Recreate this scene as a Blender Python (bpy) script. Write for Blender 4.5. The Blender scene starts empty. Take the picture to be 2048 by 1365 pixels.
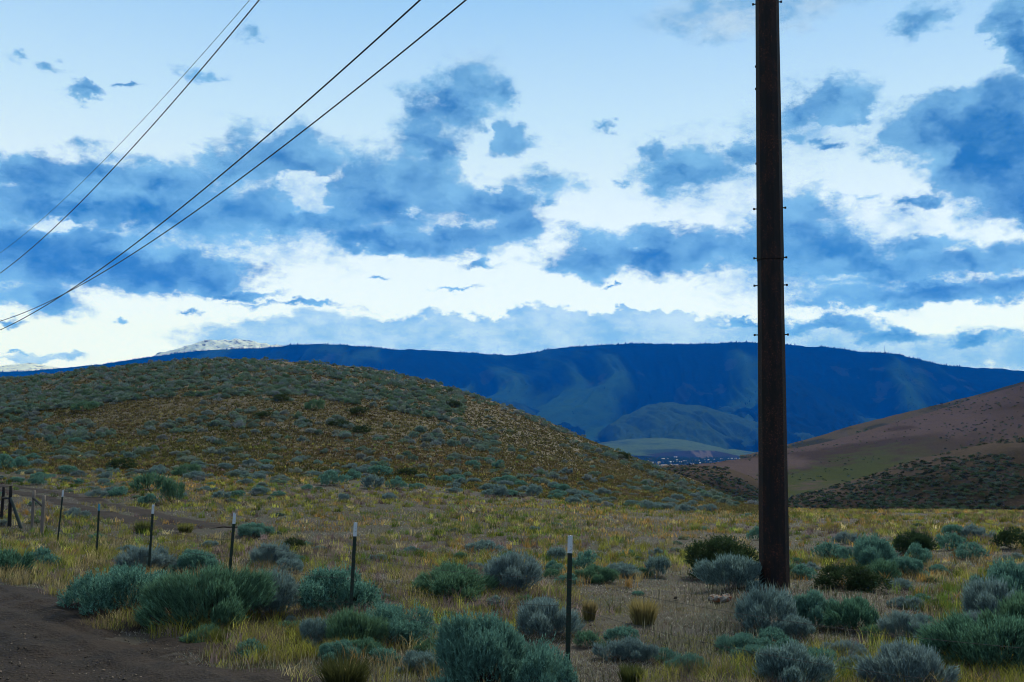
import bpy, math, random
import numpy as np
from mathutils import Matrix, Vector

SC = bpy.context.scene
COL = SC.collection
rng = np.random.default_rng(7)
random.seed(7)
R = math.radians

# ------------------------------------------------------------------ camera
FPX = 2000.0                     # focal length in pixels of the 2048 px wide photograph
CAMZ = 2.3
PITCH, ROLL = R(5.64), R(0.75)
cam_d = bpy.data.cameras.new('camera')
cam_d.sensor_width = 36.0
cam_d.lens = FPX / 2048.0 * 36.0
cam_d.clip_start = 0.1
cam_d.clip_end = 80000
cam = bpy.data.objects.new('camera', cam_d)
COL.objects.link(cam)
CM = Matrix.Translation((0, 0, CAMZ)) @ Matrix.Rotation(R(90) + PITCH, 4, 'X') @ Matrix.Rotation(ROLL, 4, 'Z')
cam.matrix_world = CM
SC.camera = cam
CR = np.array(CM.to_3x3())

def pdir(px, py):
    d = CR @ np.array([px - 1024.0, -(py - 682.5), -FPX])
    return d / np.linalg.norm(d)

def cv(px, py):
    """pixel -> bearing slope u and elevation v about the camera, in focal lengths"""
    d = pdir(px, py)
    return d[0] / d[1], d[2] / d[1]

# ------------------------------------------------------------------ exposure, render settings
SC.view_settings.view_transform = 'Standard'
SC.view_settings.look = 'None'
SC.view_settings.exposure = 0.0
SC.view_settings.gamma = 1.0
SC.cycles.use_denoising = True
SC.cycles.pixel_filter_type = 'BLACKMAN_HARRIS'
SC.cycles.filter_width = 1.05
SC.cycles.max_bounces = 5
SC.cycles.diffuse_bounces = 0
SC.cycles.glossy_bounces = 2
SC.cycles.transmission_bounces = 2
SC.cycles.transparent_max_bounces = 4
SC.cycles.volume_bounces = 0
SC.cycles.sample_clamp_indirect = 4.0

# ------------------------------------------------------------------ world
SUN_EL, SUN_AZ = R(40), R(24)           # direction of the added backlight: high, ahead and to the right
W = bpy.data.worlds.new("World")
SC.world = W
W.use_nodes = True
nt = W.node_tree
nt.nodes.clear()
NN, LK = nt.nodes.new, nt.links.new

def setin(sock, v):
    if isinstance(v, bpy.types.NodeSocket):
        LK(v, sock)
    else:
        sock.default_value = v

def M(op, a, b=None, c=None, clamp=False):
    n = NN('ShaderNodeMath'); n.operation = op; n.use_clamp = clamp
    for i, v in enumerate((a, b, c)):
        if v is not None: setin(n.inputs[i], v)
    return n.outputs[0]

def VM(op, a, b=None, c=None):
    n = NN('ShaderNodeVectorMath'); n.operation = op
    for i, v in enumerate((a, b, c)):
        if v is not None: setin(n.inputs[i], v)
    return n.outputs['Value' if op in ('LENGTH', 'DOT_PRODUCT') else 'Vector']

def SS(v, lo, hi, t0=0.0, t1=1.0):
    n = NN('ShaderNodeMapRange'); n.interpolation_type = 'SMOOTHSTEP'
    for i, x in enumerate((v, lo, hi, t0, t1)): setin(n.inputs[i], x)
    return n.outputs[0]

def MIXC(f, a, b, mode='MIX'):
    n = NN('ShaderNodeMix'); n.data_type = 'RGBA'; n.blend_type = mode
    setin(n.inputs[0], f); setin(n.inputs[6], a); setin(n.inputs[7], b)
    return n.outputs[2]

def NOISE(vec, scale, detail=6, rough=0.55, dist=0.0):
    n = NN('ShaderNodeTexNoise'); setin(n.inputs['Vector'], vec)
    n.inputs['Scale'].default_value = scale; n.inputs['Detail'].default_value = detail
    n.inputs['Roughness'].default_value = rough; n.inputs['Distortion'].default_value = dist
    return n

def srgb(r, g, b, a=1.0):
    f = lambda c: (c / 255 / 12.92) if c / 255 <= 0.04045 else ((c / 255 + 0.055) / 1.055) ** 2.4
    return (f(r), f(g), f(b), a)

# cloud banks as soft ellipses in (azimuth, elevation); each: px, py, half width, half height, weight
DARK = [
 (60,352,170,42,1),(200,352,130,38,1),(330,372,130,40,1),(120,420,260,48,1),(330,425,250,52,.9),(560,435,270,52,.9),
 (565,320,130,70,.9),(588,272,48,38,.7),(480,335,80,40,.8),(640,330,60,50,.7),(760,400,150,90,.9),(860,300,66,110,.9),
 (905,215,60,60,.8),(950,170,52,40,.8),(985,185,38,40,.7),(850,380,110,90,.8),(720,350,50,30,.7),
 (770,482,120,24,1.3),(890,478,150,32,1),(985,408,95,32,1.2),(1025,450,75,34,.9),(950,530,38,9,.7),
 (110,512,230,62,1.7),(280,535,220,45,1.5),(400,558,105,26,1.2),(490,584,80,11,1),(0,490,110,50,1.3),
 (92,600,92,34,.9),(10,642,36,9,.6),(70,565,50,14,.6),
 (185,187,48,14,.8),(90,146,32,13,.5),(26,115,22,14,.6),(258,175,20,6,.5),(490,70,28,14,.4),(405,155,52,9,.4),
 (1028,280,62,30,.8),(1008,262,34,20,.5),(1195,252,18,15,.6),
 (1385,335,105,44,.9),(1318,308,40,26,.7),(1485,308,55,30,.8),(1335,358,45,32,.8),(1240,362,30,9,.4),
 (1310,505,200,42,1.1),(1200,522,120,26,1.1),(1440,500,150,40,1),(1315,470,60,26,.9),(1180,490,40,30,.6),
 (1650,212,90,45,.9),(1600,235,50,34,.8),(1715,225,30,30,.7),(1650,293,34,12,.7),(1590,280,26,16,.6),
 (1900,255,140,70,1.4),(2010,250,150,95,1.7),(2010,350,140,85,1.7),(1960,330,100,80,1.5),(2050,405,70,34,1.2),(1845,285,100,30,1),(1830,410,50,18,.8),
 (2035,85,45,65,1.3),(2048,30,50,40,1.1),(1852,38,60,30,.7),(1790,300,50,14,.4),
 (1600,455,100,62,.9),(1640,510,150,55,.9),(1760,540,220,42,1),(1848,490,72,24,1),(1960,520,130,30,1),(2030,500,60,34,.9),
 (1860,592,270,22,1.1),(2020,575,110,26,1),(1700,605,150,14,.8),
 (1500,643,70,8,.7),(1650,655,100,14,.8),(1790,668,85,16,.9),(1960,675,55,12,.8),(1740,395,60,8,.4),
 (760,552,20,5,.5),(930,573,48,4,.5),(1240,568,22,4,.5),(600,608,110,7,.6),(378,618,32,7,.6),(240,641,18,6,.5),
 (200,300,40,10,.3),(1100,415,22,10,.4),(1090,365,60,22,.45),(40,708,34,5,.5),
]
HOLES = [(612,380,48,26,1.1),(604,412,38,16,1.2),(110,458,60,14,1.2),(820,420,30,14,.5),(960,300,22,55,.7),(1730,372,70,34,.6),(1668,262,60,14,.6),(1270,490,34,12,.7),(1700,560,60,8,.5)]
PALE = [
 (960,685,500,48,2.2),(1240,640,190,18,1.8),(1100,660,330,34,2.2),(690,688,190,28,1.8),(1380,676,260,34,1.8),(560,684,90,20,1.1),(880,658,120,28,1.3),
 (1860,700,260,36,.8),(2000,710,160,34,.8),(1700,680,180,22,.7),(1500,20,210,44,.7),(1420,40,120,34,.5),(960,160,60,50,.5),
 (90,725,80,9,.7),(1600,250,90,70,.4),(1400,340,130,60,.4),(1650,520,220,90,.5),(400,430,360,80,.6),(1500,430,60,14,.3)]

tc = NN('ShaderNodeTexCoord')
dvec = tc.outputs['Generated']
sx = NN('ShaderNodeSeparateXYZ'); LK(dvec, sx.inputs[0])
az = M('ARCTAN2', sx.outputs[0], sx.outputs[1])
hyp = M('SQRT', M('ADD', M('MULTIPLY', sx.outputs[0], sx.outputs[0]), M('MULTIPLY', sx.outputs[1], sx.outputs[1])))
el = M('ARCTAN2', sx.outputs[2], hyp)
cb = NN('ShaderNodeCombineXYZ'); LK(az, cb.inputs[0]); LK(el, cb.inputs[1])
uv = cb.outputs[0]
stretch = VM('MULTIPLY', uv, (1.0, 1.6, 1.0))
wn = NOISE(stretch, 16, 7, 0.58)
warp = VM('MULTIPLY', VM('SUBTRACT', wn.outputs['Color'], (0.5, 0.5, 0.5)), (0.085, 0.045, 0.0))
uvw = VM('ADD', uv, warp)
wn2 = NOISE(stretch, 60, 5, 0.6)
uvw = VM('ADD', uvw, VM('MULTIPLY', VM('SUBTRACT', wn2.outputs['Color'], (0.5, 0.5, 0.5)), (0.030, 0.020, 0.0)))

def azel(px, py):
    d = pdir(px, py)
    return math.atan2(d[0], d[1]), math.atan2(d[2], math.hypot(d[0], d[1]))

def field(lst):
    acc = None
    for (cx, cy, rx, ry, w) in lst:
        a0, e0 = azel(cx, cy); a1, _ = azel(cx + rx, cy); _, e1 = azel(cx, cy - ry)
        sxx, syy = 0.9 / max(1e-4, abs(a1 - a0)), 0.88 / max(1e-4, abs(e1 - e0))
        q = VM('MULTIPLY_ADD', uvw, (sxx, syy, 0), (-a0 * sxx, -e0 * syy, 0))
        v = M('MULTIPLY_ADD', VM('LENGTH', q), -w, w * 1.12)
        acc = v if acc is None else M('SMOOTH_MAX', acc, v, 0.25)
    return acc

fn = NOISE(VM('ADD', stretch, (3.1, 1.7, 0)), 34, 10, 0.70)
fnv = M('SUBTRACT', fn.outputs['Fac'], 0.5)
dk = M('SUBTRACT', field(DARK), M('MAXIMUM', field(HOLES), 0.0))
nb1 = NOISE(VM('ADD', uvw, (5.0, 2.0, 0)), 19, 5, 0.55); nb2 = NOISE(VM('ADD', uvw, (5.0, 2.022, 0)), 19, 5, 0.55)
billow_light = M('SUBTRACT', nb1.outputs['Fac'], nb2.outputs['Fac'])  # emboss of the puffs: painted light on their upper sides
dk_n = M('MULTIPLY_ADD', M('SUBTRACT', nb1.outputs['Fac'], 0.5), 0.9, M('MULTIPLY_ADD', fnv, 1.3, dk))
a_dark = SS(dk_n, -0.10, 0.50)
pl = M('MULTIPLY_ADD', fnv, 0.9, field(PALE))
a_pale = SS(pl, -0.12, 0.42)
# scattered clouds over the rest of the sky, so that the light is that of a broken sky
gn = NOISE(VM('MULTIPLY', dvec, (1.0, 1.0, 2.2)), 2.3, 5, 0.6)
outside = M('MAXIMUM', SS(el, R(27), R(38)), SS(M('ABSOLUTE', az), R(31), R(42)))
a_gen = M('MULTIPLY', SS(gn.outputs['Fac'], 0.5, 0.62), outside)

sky = NN('ShaderNodeTexSky'); sky.sky_type = 'NISHITA'; sky.sun_disc = False
sky.sun_elevation = SUN_EL; sky.sun_rotation = SUN_AZ
sky.altitude = 1200; sky.air_density = 1.0; sky.dust_density = 0.3; sky.ozone_density = 2.0
rp = NN('ShaderNodeValToRGB'); LK(M('MULTIPLY', el, 1 / R(90)), rp.inputs[0])
cr = rp.color_ramp
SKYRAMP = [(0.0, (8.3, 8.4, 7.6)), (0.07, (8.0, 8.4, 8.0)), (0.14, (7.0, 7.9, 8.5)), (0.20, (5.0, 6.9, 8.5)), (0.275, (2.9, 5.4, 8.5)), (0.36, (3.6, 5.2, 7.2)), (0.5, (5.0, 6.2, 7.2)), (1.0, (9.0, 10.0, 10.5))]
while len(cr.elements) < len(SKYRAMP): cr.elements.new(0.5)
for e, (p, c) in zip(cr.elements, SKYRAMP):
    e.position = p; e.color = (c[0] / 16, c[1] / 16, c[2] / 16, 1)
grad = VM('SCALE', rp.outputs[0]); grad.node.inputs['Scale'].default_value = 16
skyc = MIXC(0.94, sky.outputs[0], grad)

K = 8.6
def kc(r, g, b):
    c = srgb(r, g, b); return (c[0] * K, c[1] * K, c[2] * K, 1)
tone = NOISE(VM('MULTIPLY', uv, (1.0, 2.0, 1.0)), 15, 5, 0.55)
core = M('ADD', SS(dk, 0.15, 1.45), M('MULTIPLY', M('SUBTRACT', tone.outputs['Fac'], 0.5), 0.7), clamp=True)
core = M('MULTIPLY_ADD', SS(dk, 0.0, 1.7), 0.75, M('MULTIPLY_ADD', M('SUBTRACT', tone.outputs['Fac'], 0.5), 0.9, 0.08))
core = M('ADD', core, M('MULTIPLY', fnv, 0.45))
core = SS(M('SUBTRACT', core, M('MULTIPLY', billow_light, 1.3)), -0.25, 1.05)
darkc = MIXC(core, kc(126, 184, 230), kc(0, 104, 176))
palec = MIXC(SS(M('ADD', tone.outputs['Fac'], M('MULTIPLY', fnv, 0.8)), 0.25, 0.75), kc(190, 218, 242), kc(118, 176, 226))
c1 = MIXC(M('MULTIPLY', a_gen, 0.6), skyc, kc(150, 190, 220))
c2 = MIXC(M('MULTIPLY', a_pale, 0.92), c1, palec)
c3 = MIXC(M('MULTIPLY', a_dark, 0.97), c2, darkc)
rc = NN('ShaderNodeValToRGB'); LK(M('MULTIPLY', el, 1 / R(90)), rc.inputs[0])
CLEAR = [(0.0, (0.95, 1.10, 1.74)), (0.06, (0.95, 1.10, 1.68)), (0.11, (0.96, 1.07, 1.38)), (0.17, (0.98, 1.04, 1.18)), (0.28, (1, 1, 1.05)), (1.0, (1, 1, 1))]
while len(rc.color_ramp.elements) < len(CLEAR): rc.color_ramp.elements.new(0.5)
for e, (p, c) in zip(rc.color_ramp.elements, CLEAR):
    e.position = p; e.color = (c[0] / 2, c[1] / 2, c[2] / 2, 1)
cc_ = VM('SCALE', rc.outputs[0]); cc_.node.inputs['Scale'].default_value = 2.0
# evening: unseen sky opposite the sunset, dimmed to deepen foreground contrast
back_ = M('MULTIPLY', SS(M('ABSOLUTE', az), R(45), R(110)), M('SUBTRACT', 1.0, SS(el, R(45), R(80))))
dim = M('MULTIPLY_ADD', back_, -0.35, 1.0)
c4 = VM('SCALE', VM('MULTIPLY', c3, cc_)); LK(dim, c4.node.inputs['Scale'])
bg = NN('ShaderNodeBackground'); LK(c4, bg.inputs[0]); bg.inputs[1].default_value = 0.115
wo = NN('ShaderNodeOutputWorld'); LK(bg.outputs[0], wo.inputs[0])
W.cycles.sampling_method = 'MANUAL'
W.cycles.sample_map_resolution = 256

# ------------------------------------------------------------------ sun (added backlight for contrast, though the real one has set)
added_sun_d = bpy.data.lights.new('added_sun', 'SUN')
added_sun_d.energy = 2.7
added_sun_d.angle = R(14)
added_sun_d.color = (1.0, 0.93, 0.82)
added_sun = bpy.data.objects.new('added_sun', added_sun_d)
COL.objects.link(added_sun)
added_sun.location = (0, 0, 60)
sdir = Vector((math.sin(SUN_AZ) * math.cos(SUN_EL), math.cos(SUN_AZ) * math.cos(SUN_EL), math.sin(SUN_EL)))
added_sun.rotation_euler = sdir.to_track_quat('Z', 'Y').to_euler()

# ------------------------------------------------------------------ noise in numpy
def _hash(ix, iy, s):
    h = (ix.astype(np.int64) * 374761393 + iy.astype(np.int64) * 668265263 + s * 1274126177) & 0xffffffff
    h = ((h ^ (h >> 13)) * 1274126177) & 0xffffffff
    return ((h ^ (h >> 16)) & 0xffff) / 65535.0

def vnoise(x, y, s=0):
    ix, iy = np.floor(x), np.floor(y)
    fx, fy = x - ix, y - iy
    fx, fy = fx * fx * (3 - 2 * fx), fy * fy * (3 - 2 * fy)
    a, b = _hash(ix, iy, s), _hash(ix + 1, iy, s)
    c, d = _hash(ix, iy + 1, s), _hash(ix + 1, iy + 1, s)
    return (a + (b - a) * fx) * (1 - fy) + (c + (d - c) * fx) * fy

def fbm(x, y, o=4, s=0, g=0.5):
    t, a, n = 0, 1.0, 0
    for k in range(o):
        t = t + a * vnoise(x * 2 ** k + 17.3 * k, y * 2 ** k - 9.1 * k, s + k); n += a; a *= g
    return t / n

def ridged(x, y, o=4, s=0):
    t, a, n = 0, 1.0, 0
    for k in range(o):
        t = t + a * (1 - np.abs(2 * vnoise(x * 2 ** k + 5.7 * k, y * 2 ** k + 3.3 * k, s + k) - 1)); n += a; a *= 0.5
    return t / n

# ------------------------------------------------------------------ mesh and material helpers
def mesh(name, V, F, mat, parent=None, cols=None, smooth=False, attrs=None):
    V = np.ascontiguousarray(V, dtype=np.float32); F = np.ascontiguousarray(F, dtype=np.int32)
    m = bpy.data.meshes.new(name)
    k = F.shape[1]
    m.vertices.add(len(V)); m.vertices.foreach_set('co', V.ravel())
    m.loops.add(F.size); m.loops.foreach_set('vertex_index', F.ravel())
    m.polygons.add(len(F))
    m.polygons.foreach_set('loop_start', np.arange(0, F.size, k, dtype=np.int32))
    m.polygons.foreach_set('loop_total', np.full(len(F), k, dtype=np.int32))
    if smooth: m.polygons.foreach_set('use_smooth', np.ones(len(F), dtype=bool))
    if cols is not None:
        a = m.attributes.new('kindcol', 'FLOAT_COLOR', 'POINT')
        c = np.ones((len(V), 4), dtype=np.float32); c[:, :3] = cols
        a.data.foreach_set('color', c.ravel())
    for an, av in (attrs or {}).items():
        a = m.attributes.new(an, 'FLOAT', 'POINT'); a.data.foreach_set('value', np.asarray(av, dtype=np.float32).ravel())
    m.update(calc_edges=True)
    m.materials.append(mat)
    o = bpy.data.objects.new(name, m); COL.objects.link(o)
    if parent: o.parent = parent
    return o

def tag(o, label=None, cat=None, group=None, kind=None):
    if label: o['label'] = label
    if cat: o['category'] = cat
    if group: o['group'] = group
    if kind: o['kind'] = kind
    return o

def empty(name, loc, rz=0.0):
    o = bpy.data.objects.new(name, None); COL.objects.link(o)
    o.location = loc; o.rotation_euler = (0, 0, rz); o.empty_display_size = 0.2
    return o

def newmat(name, rough=0.85, spec=0.2):
    global nt, NN, LK
    m = bpy.data.materials.new(name); m.use_nodes = True
    nt = m.node_tree; NN, LK = nt.nodes.new, nt.links.new
    b = nt.nodes['Principled BSDF']
    b.inputs['Roughness'].default_value = rough
    b.inputs['Specular IOR Level'].default_value = spec
    return m, b

def bump(b, h, strength=0.5, dist=0.05):
    n = NN('ShaderNodeBump'); n.inputs['Strength'].default_value = strength; n.inputs['Distance'].default_value = dist
    LK(h, n.inputs['Height']); LK(n.outputs[0], b.inputs['Normal'])

def objco(): return NN('ShaderNodeTexCoord').outputs['Object']
def attr(name, out='Color'):
    n = NN('ShaderNodeAttribute'); n.attribute_name = name; return n.outputs[out]

# ground soil under the grass: three earthy colours in patches
m_ground, b = newmat('earth'); oc = objco()
n1 = NOISE(oc, 0.35, 6, 0.6); n2 = NOISE(oc, 6.0, 6, 0.65); n3 = NOISE(oc, 45.0, 3, 0.6)
g1 = MIXC(SS(n1.outputs['Fac'], 0.4, 0.62), (0.040, 0.032, 0.028, 1), (0.046, 0.046, 0.026, 1))
g2 = MIXC(SS(n2.outputs['Fac'], 0.45, 0.7), g1, (0.062, 0.055, 0.046, 1))
hillc = MIXC(SS(n2.outputs['Fac'], 0.4, 0.65), (0.070, 0.057, 0.028, 1), (0.095, 0.075, 0.040, 1))
g3 = MIXC(attr('hill', 'Fac'), g2, hillc)
g4 = MIXC(SS(n3.outputs['Fac'], 0.35, 0.75), g3, MIXC(0.5, g3, (0.03, 0.025, 0.02, 1)))
LK(g4, b.inputs['Base Color']); bump(b, n3.outputs['Fac'], 0.6, 0.04)

m_dirt, b = newmat('dirt'); oc = objco()
n1 = NOISE(oc, 1.1, 6, 0.6); n2 = NOISE(oc, 14.0, 6, 0.7); n3 = NN('ShaderNodeTexVoronoi'); LK(oc, n3.inputs['Vector']); n3.inputs['Scale'].default_value = 28
d1 = MIXC(SS(n1.outputs['Fac'], 0.38, 0.66), (0.009, 0.0048, 0.0032, 1), (0.024, 0.014, 0.009, 1))
d2 = MIXC(SS(n2.outputs['Fac'], 0.5, 0.72), d1, (0.042, 0.029, 0.021, 1))
d3 = MIXC(SS(n3.outputs['Distance'], 0.14, 0.08), d2, (0.09, 0.08, 0.07, 1))
LK(d3, b.inputs['Base Color'])
bump(b, M('ADD', n2.outputs['Fac'], M('MULTIPLY', n3.outputs['Distance'], -0.4)), 0.9, 0.05)

m_grass, b = newmat('grass_blade', 0.9, 0.03)
gc_ = attr('kindcol'); LK(gc_, b.inputs['Base Color'])
tr = NN('ShaderNodeBsdfTranslucent'); LK(gc_, tr.inputs[0]); mx = NN('ShaderNodeMixShader'); mx.inputs[0].default_value = 0.45
LK(b.outputs[0], mx.inputs[1]); LK(tr.outputs[0], mx.inputs[2]); LK(mx.outputs[0], nt.nodes['Material Output'].inputs[0])
m_far, b = newmat('far_terrain', 1.0, 0.0); oc = objco()
n1 = NOISE(oc, 0.02, 8, 0.65); n2 = NOISE(oc, 0.12, 5, 0.7)
base = attr('kindcol')
f1 = MIXC(M('MULTIPLY', SS(n1.outputs['Fac'], 0.48, 0.62), 0.45), base, MIXC(0.65, base, (0.01, 0.02, 0.012, 1)))
f2 = MIXC(M('MULTIPLY', SS(n2.outputs['Fac'], 0.55, 0.7), 0.3), f1, MIXC(0.3, base, (0.10, 0.10, 0.08, 1)))
LK(f2, b.inputs['Base Color'])
m_slope, b = newmat('slope_soil', 1.0, 0.0); oc = objco()
n1 = NOISE(oc, 0.5, 6, 0.65); n2 = NOISE(oc, 2.5, 5, 0.7)
base = attr('kindcol')
f1 = MIXC(M('MULTIPLY', SS(n1.outputs['Fac'], 0.45, 0.65), 0.5), base, MIXC(0.55, base, (0.02, 0.022, 0.012, 1)))
f2 = MIXC(M('MULTIPLY', SS(n2.outputs['Fac'], 0.52, 0.68), 0.5), f1, MIXC(0.5, base, (0.3, 0.24, 0.18, 1)))
LK(f2, b.inputs['Base Color'])
m_tree, b = newmat('far_conifer', 1.0, 0.0); LK(attr('kindcol'), b.inputs['Base Color'])
m_snow, b = newmat('snow_and_rock', 0.8); oc = objco()
n1 = NOISE(VM('MULTIPLY', oc, (1.0, 1.0, 3.0)), 0.011, 8, 0.75)
LK(MIXC(SS(n1.outputs['Fac'], 0.54, 0.58), (0.72, 0.83, 1.0, 1), (0.06, 0.07, 0.09, 1)), b.inputs['Base Color'])

def leafmat(name, ca, cb2, tip, rough=0.75):
    m, b = newmat(name, rough, 0.15)
    oi = NN('ShaderNodeObjectInfo'); ge = NN('ShaderNodeNewGeometry')
    c = MIXC(ge.outputs['Random Per Island'], ca, cb2)
    c = MIXC(M('MULTIPLY', oi.outputs['Random'], 0.55), c, tip)
    LK(c, b.inputs['Base Color'])
    tr = NN('ShaderNodeBsdfTranslucent'); LK(c, tr.inputs[0])
    mx = NN('ShaderNodeMixShader'); mx.inputs[0].default_value = 0.38
    LK(b.outputs[0], mx.inputs[1]); LK(tr.outputs[0], mx.inputs[2])
    LK(mx.outputs[0], nt.nodes['Material Output'].inputs[0])
    return m

LM = {
 'sage':   leafmat('sage_leaf',   (0.018, 0.075, 0.058, 1), (0.22, 0.48, 0.37, 1), (0.13, 0.27, 0.22, 1)),
 'green':  leafmat('green_leaf',  (0.015, 0.055, 0.035, 1), (0.17, 0.38, 0.25, 1), (0.14, 0.24, 0.11, 1)),
 'grey':   leafmat('grey_leaf',   (0.05, 0.10, 0.095, 1), (0.30, 0.47, 0.45, 1), (0.20, 0.27, 0.29, 1)),
 'dark':   leafmat('dark_leaf',   (0.022, 0.05, 0.022, 1), (0.045, 0.085, 0.04, 1), (0.05, 0.075, 0.025, 1)),
}
m_twig, b = newmat('silvery_twig'); LK(MIXC(NOISE(objco(), 9, 3).outputs['Fac'], (0.06, 0.055, 0.06, 1), (0.30, 0.28, 0.29, 1)), b.inputs['Base Color'])
m_stem, b = newmat('bush_wood'); LK(MIXC(NOISE(objco(), 9, 3).outputs['Fac'], (0.02, 0.017, 0.015, 1), (0.07, 0.06, 0.058, 1)), b.inputs['Base Color'])

# ------------------------------------------------------------------ terrain height function
ROWS = np.array([0, 6, 10, 14, 18, 24, 30, 45, 70, 100, 140, 190, 240, 320, 450, 700, 1100, 2000, 60000.])
PXC = [-250, 0, 250, 500, 750, 1000, 1200, 1300, 1400, 1500, 1600, 2048, 2300]
NEARZ = [-2.25, -2.3, -2.4, -2.52, -2.65, -2.92, -3.2]
MID = {
 45:  [988, 996, 1003, 1008, 1014, 1020, 1028, 1032, 1036, 1040, 1042, 1044, 1044],
 70:  [925, 926, 930, 938, 948, 968, 985, 996, 1007, 1016, 1021, 1024, 1024],
 100: [872, 872, 862, 860, 877, 915, 952, 972, 992, 1009, 1022, 1029, 1029],
 140: [825, 812, 785, 775, 797, 854, 912, 945, 978, 1010, 1045, 1060, 1060],
 190: [778, 761, 733, 720, 745, 810, 890, 930, 969, 1030, 1080, 1095, 1095],
 240: [778, 770, 742, 733, 760, 830, 915, 957, 1000, 1055, 1100, 1115, 1115],
 320: [800, 795, 778, 768, 795, 865, 950, 990, 1040, 1080, 1120, 1130, 1130]}
FARZ = [-52, -72, -81, -83, -90]
UC = np.array([cv(p, 900)[0] for p in PXC])
ZT = np.zeros((len(ROWS), len(PXC)))
for j, p in enumerate(PXC):
    for i in range(7):
        ZT[i, j] = NEARZ[i] + (0.12 * (i / 6.0) ** 2 * max(0, (700 - p) / 700.0))
    for i in range(7, 14):
        d = ROWS[i]; ZT[i, j] = cv(p, MID[int(d)][j])[1] * d
    for i in range(14, 19): ZT[i, j] = FARZ[i - 14]

def _slopes(x, y):
    h = np.diff(x)[:, None]; dl = np.diff(y, axis=0) / h
    m = np.zeros_like(y); m[0] = dl[0]; m[-1] = dl[-1]
    w1 = 2 * h[1:] + h[:-1]; w2 = h[1:] + 2 * h[:-1]
    same = dl[:-1] * dl[1:] > 0
    with np.errstate(divide='ignore', invalid='ignore'):
        hm = (w1 + w2) / (w1 / dl[:-1] + w2 / dl[1:])
    m[1:-1] = np.where(same, hm, 0)
    return m
MT = _slopes(ROWS, ZT)
MUz = _slopes(UC, ZT.T).T
MUm = _slopes(UC, MT.T).T

def _hu(T, MU, i, j, t, h):
    a = T[i, j]; b_ = T[i, j + 1]; ma = MU[i, j] * h; mb = MU[i, j + 1] * h
    return (2*t**3 - 3*t**2 + 1) * a + (t**3 - 2*t**2 + t) * ma + (-2*t**3 + 3*t**2) * b_ + (t**3 - t**2) * mb

POLE = None
def G0(x, y):
    x = np.asarray(x, float); y = np.asarray(y, float)
    r = np.hypot(x, y); a = np.arctan2(x, y)
    ac = np.clip(a, math.atan(UC[0]), math.atan(UC[-1]))
    u = np.clip(np.tan(ac), UC[0], UC[-1] - 1e-9); d = np.clip(r * np.cos(ac), 0, 59999)
    j = np.clip(np.searchsorted(UC, u, side='right') - 1, 0, len(UC) - 2)
    i = np.clip(np.searchsorted(ROWS, d, side='right') - 1, 0, len(ROWS) - 2)
    hu = UC[j + 1] - UC[j]; t = (u - UC[j]) / hu
    z0, z1 = _hu(ZT, MUz, i, j, t, hu), _hu(ZT, MUz, i + 1, j, t, hu)
    s0, s1 = _hu(MT, MUm, i, j, t, hu), _hu(MT, MUm, i + 1, j, t, hu)
    h = ROWS[i + 1] - ROWS[i]; q = (d - ROWS[i]) / h
    return (2*q**3 - 3*q**2 + 1) * z0 + (q**3 - 2*q**2 + q) * h * s0 + (-2*q**3 + 3*q**2) * z1 + (q**3 - q**2) * h * s1 + CAMZ

def G(x, y):
    x = np.asarray(x, float); y = np.asarray(y, float)
    d = np.hypot(x, y)
    z = G0(x, y)
    z = z + (fbm(x * 0.25, y * 0.25, 3, 11) - 0.5) * 0.22 * np.clip(d / 12, 0, 1)
    z = z + (fbm(x * 1.6, y * 1.6, 3, 21) - 0.5) * 0.09
    z = z + (fbm(x * 0.06, y * 0.06, 3, 31) - 0.5) * 1.6 * np.clip((d - 60) / 80, 0, 1)
    if POLE is not None:
        z = z + 0.22 * np.exp(-((x - POLE[0] + 0.1) ** 2 + (y - POLE[1] + 0.5) ** 2) / 1.6)
    return z

def hit(px, py, lo=5.0, hi=330.0):
    """where the view ray through a pixel meets the ground"""
    d = pdir(px, py)
    s = np.exp(np.linspace(math.log(lo), math.log(hi), 1600)) / d[1]
    X, Y, Z = d[0] * s, d[1] * s, CAMZ + d[2] * s
    below = np.nonzero(Z < G(X, Y))[0]
    k = below[0] if len(below) else len(s) - 1
    return float(X[k]), float(Y[k])

px_, py_ = hit(1549, 1196)
POLE = (px_, py_)

# track and road centre lines on the ground
def plan(pts):
    return np.array([hit(a, b_) for a, b_ in pts])
TRACK = plan([(-260, 972), (-60, 972), (60, 984), (150, 1004), (240, 1026), (330, 1046), (420, 1060)])
_E = np.array([hit(*p, lo=3.0) for p in [(0, 1168), (150, 1212), (300, 1272), (450, 1322), (600, 1368)]])
_E = np.vstack([_E[0] + (_E[0] - _E[4]) * 2.2, _E[0] + (_E[0] - _E[4]) * 1.0, _E, _E[4] + (_E[4] - _E[0]) * 0.6, _E[4] + (_E[4] - _E[0]) * 1.4])
_T = np.gradient(_E, axis=0); _T /= np.linalg.norm(_T, axis=1)[:, None]
ROAD = _E + np.stack([_T[:, 1], -_T[:, 0]], 1) * 2.7          # the visible edge runs 2.7 m from the centre line

def pdist(x, y, P):
    best = np.full(np.shape(x), 1e9); side = np.zeros(np.shape(x))
    for k in range(len(P) - 1):
        a, b_ = P[k], P[k + 1]; ab = b_ - a
        t = np.clip(((x - a[0]) * ab[0] + (y - a[1]) * ab[1]) / (ab @ ab), 0, 1)
        dx, dy = x - a[0] - t * ab[0], y - a[1] - t * ab[1]
        dd = np.hypot(dx, dy); s = np.sign(ab[0] * dy - ab[1] * dx)
        side = np.where(dd < best, s, side); best = np.minimum(best, dd)
    return best, side

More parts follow.
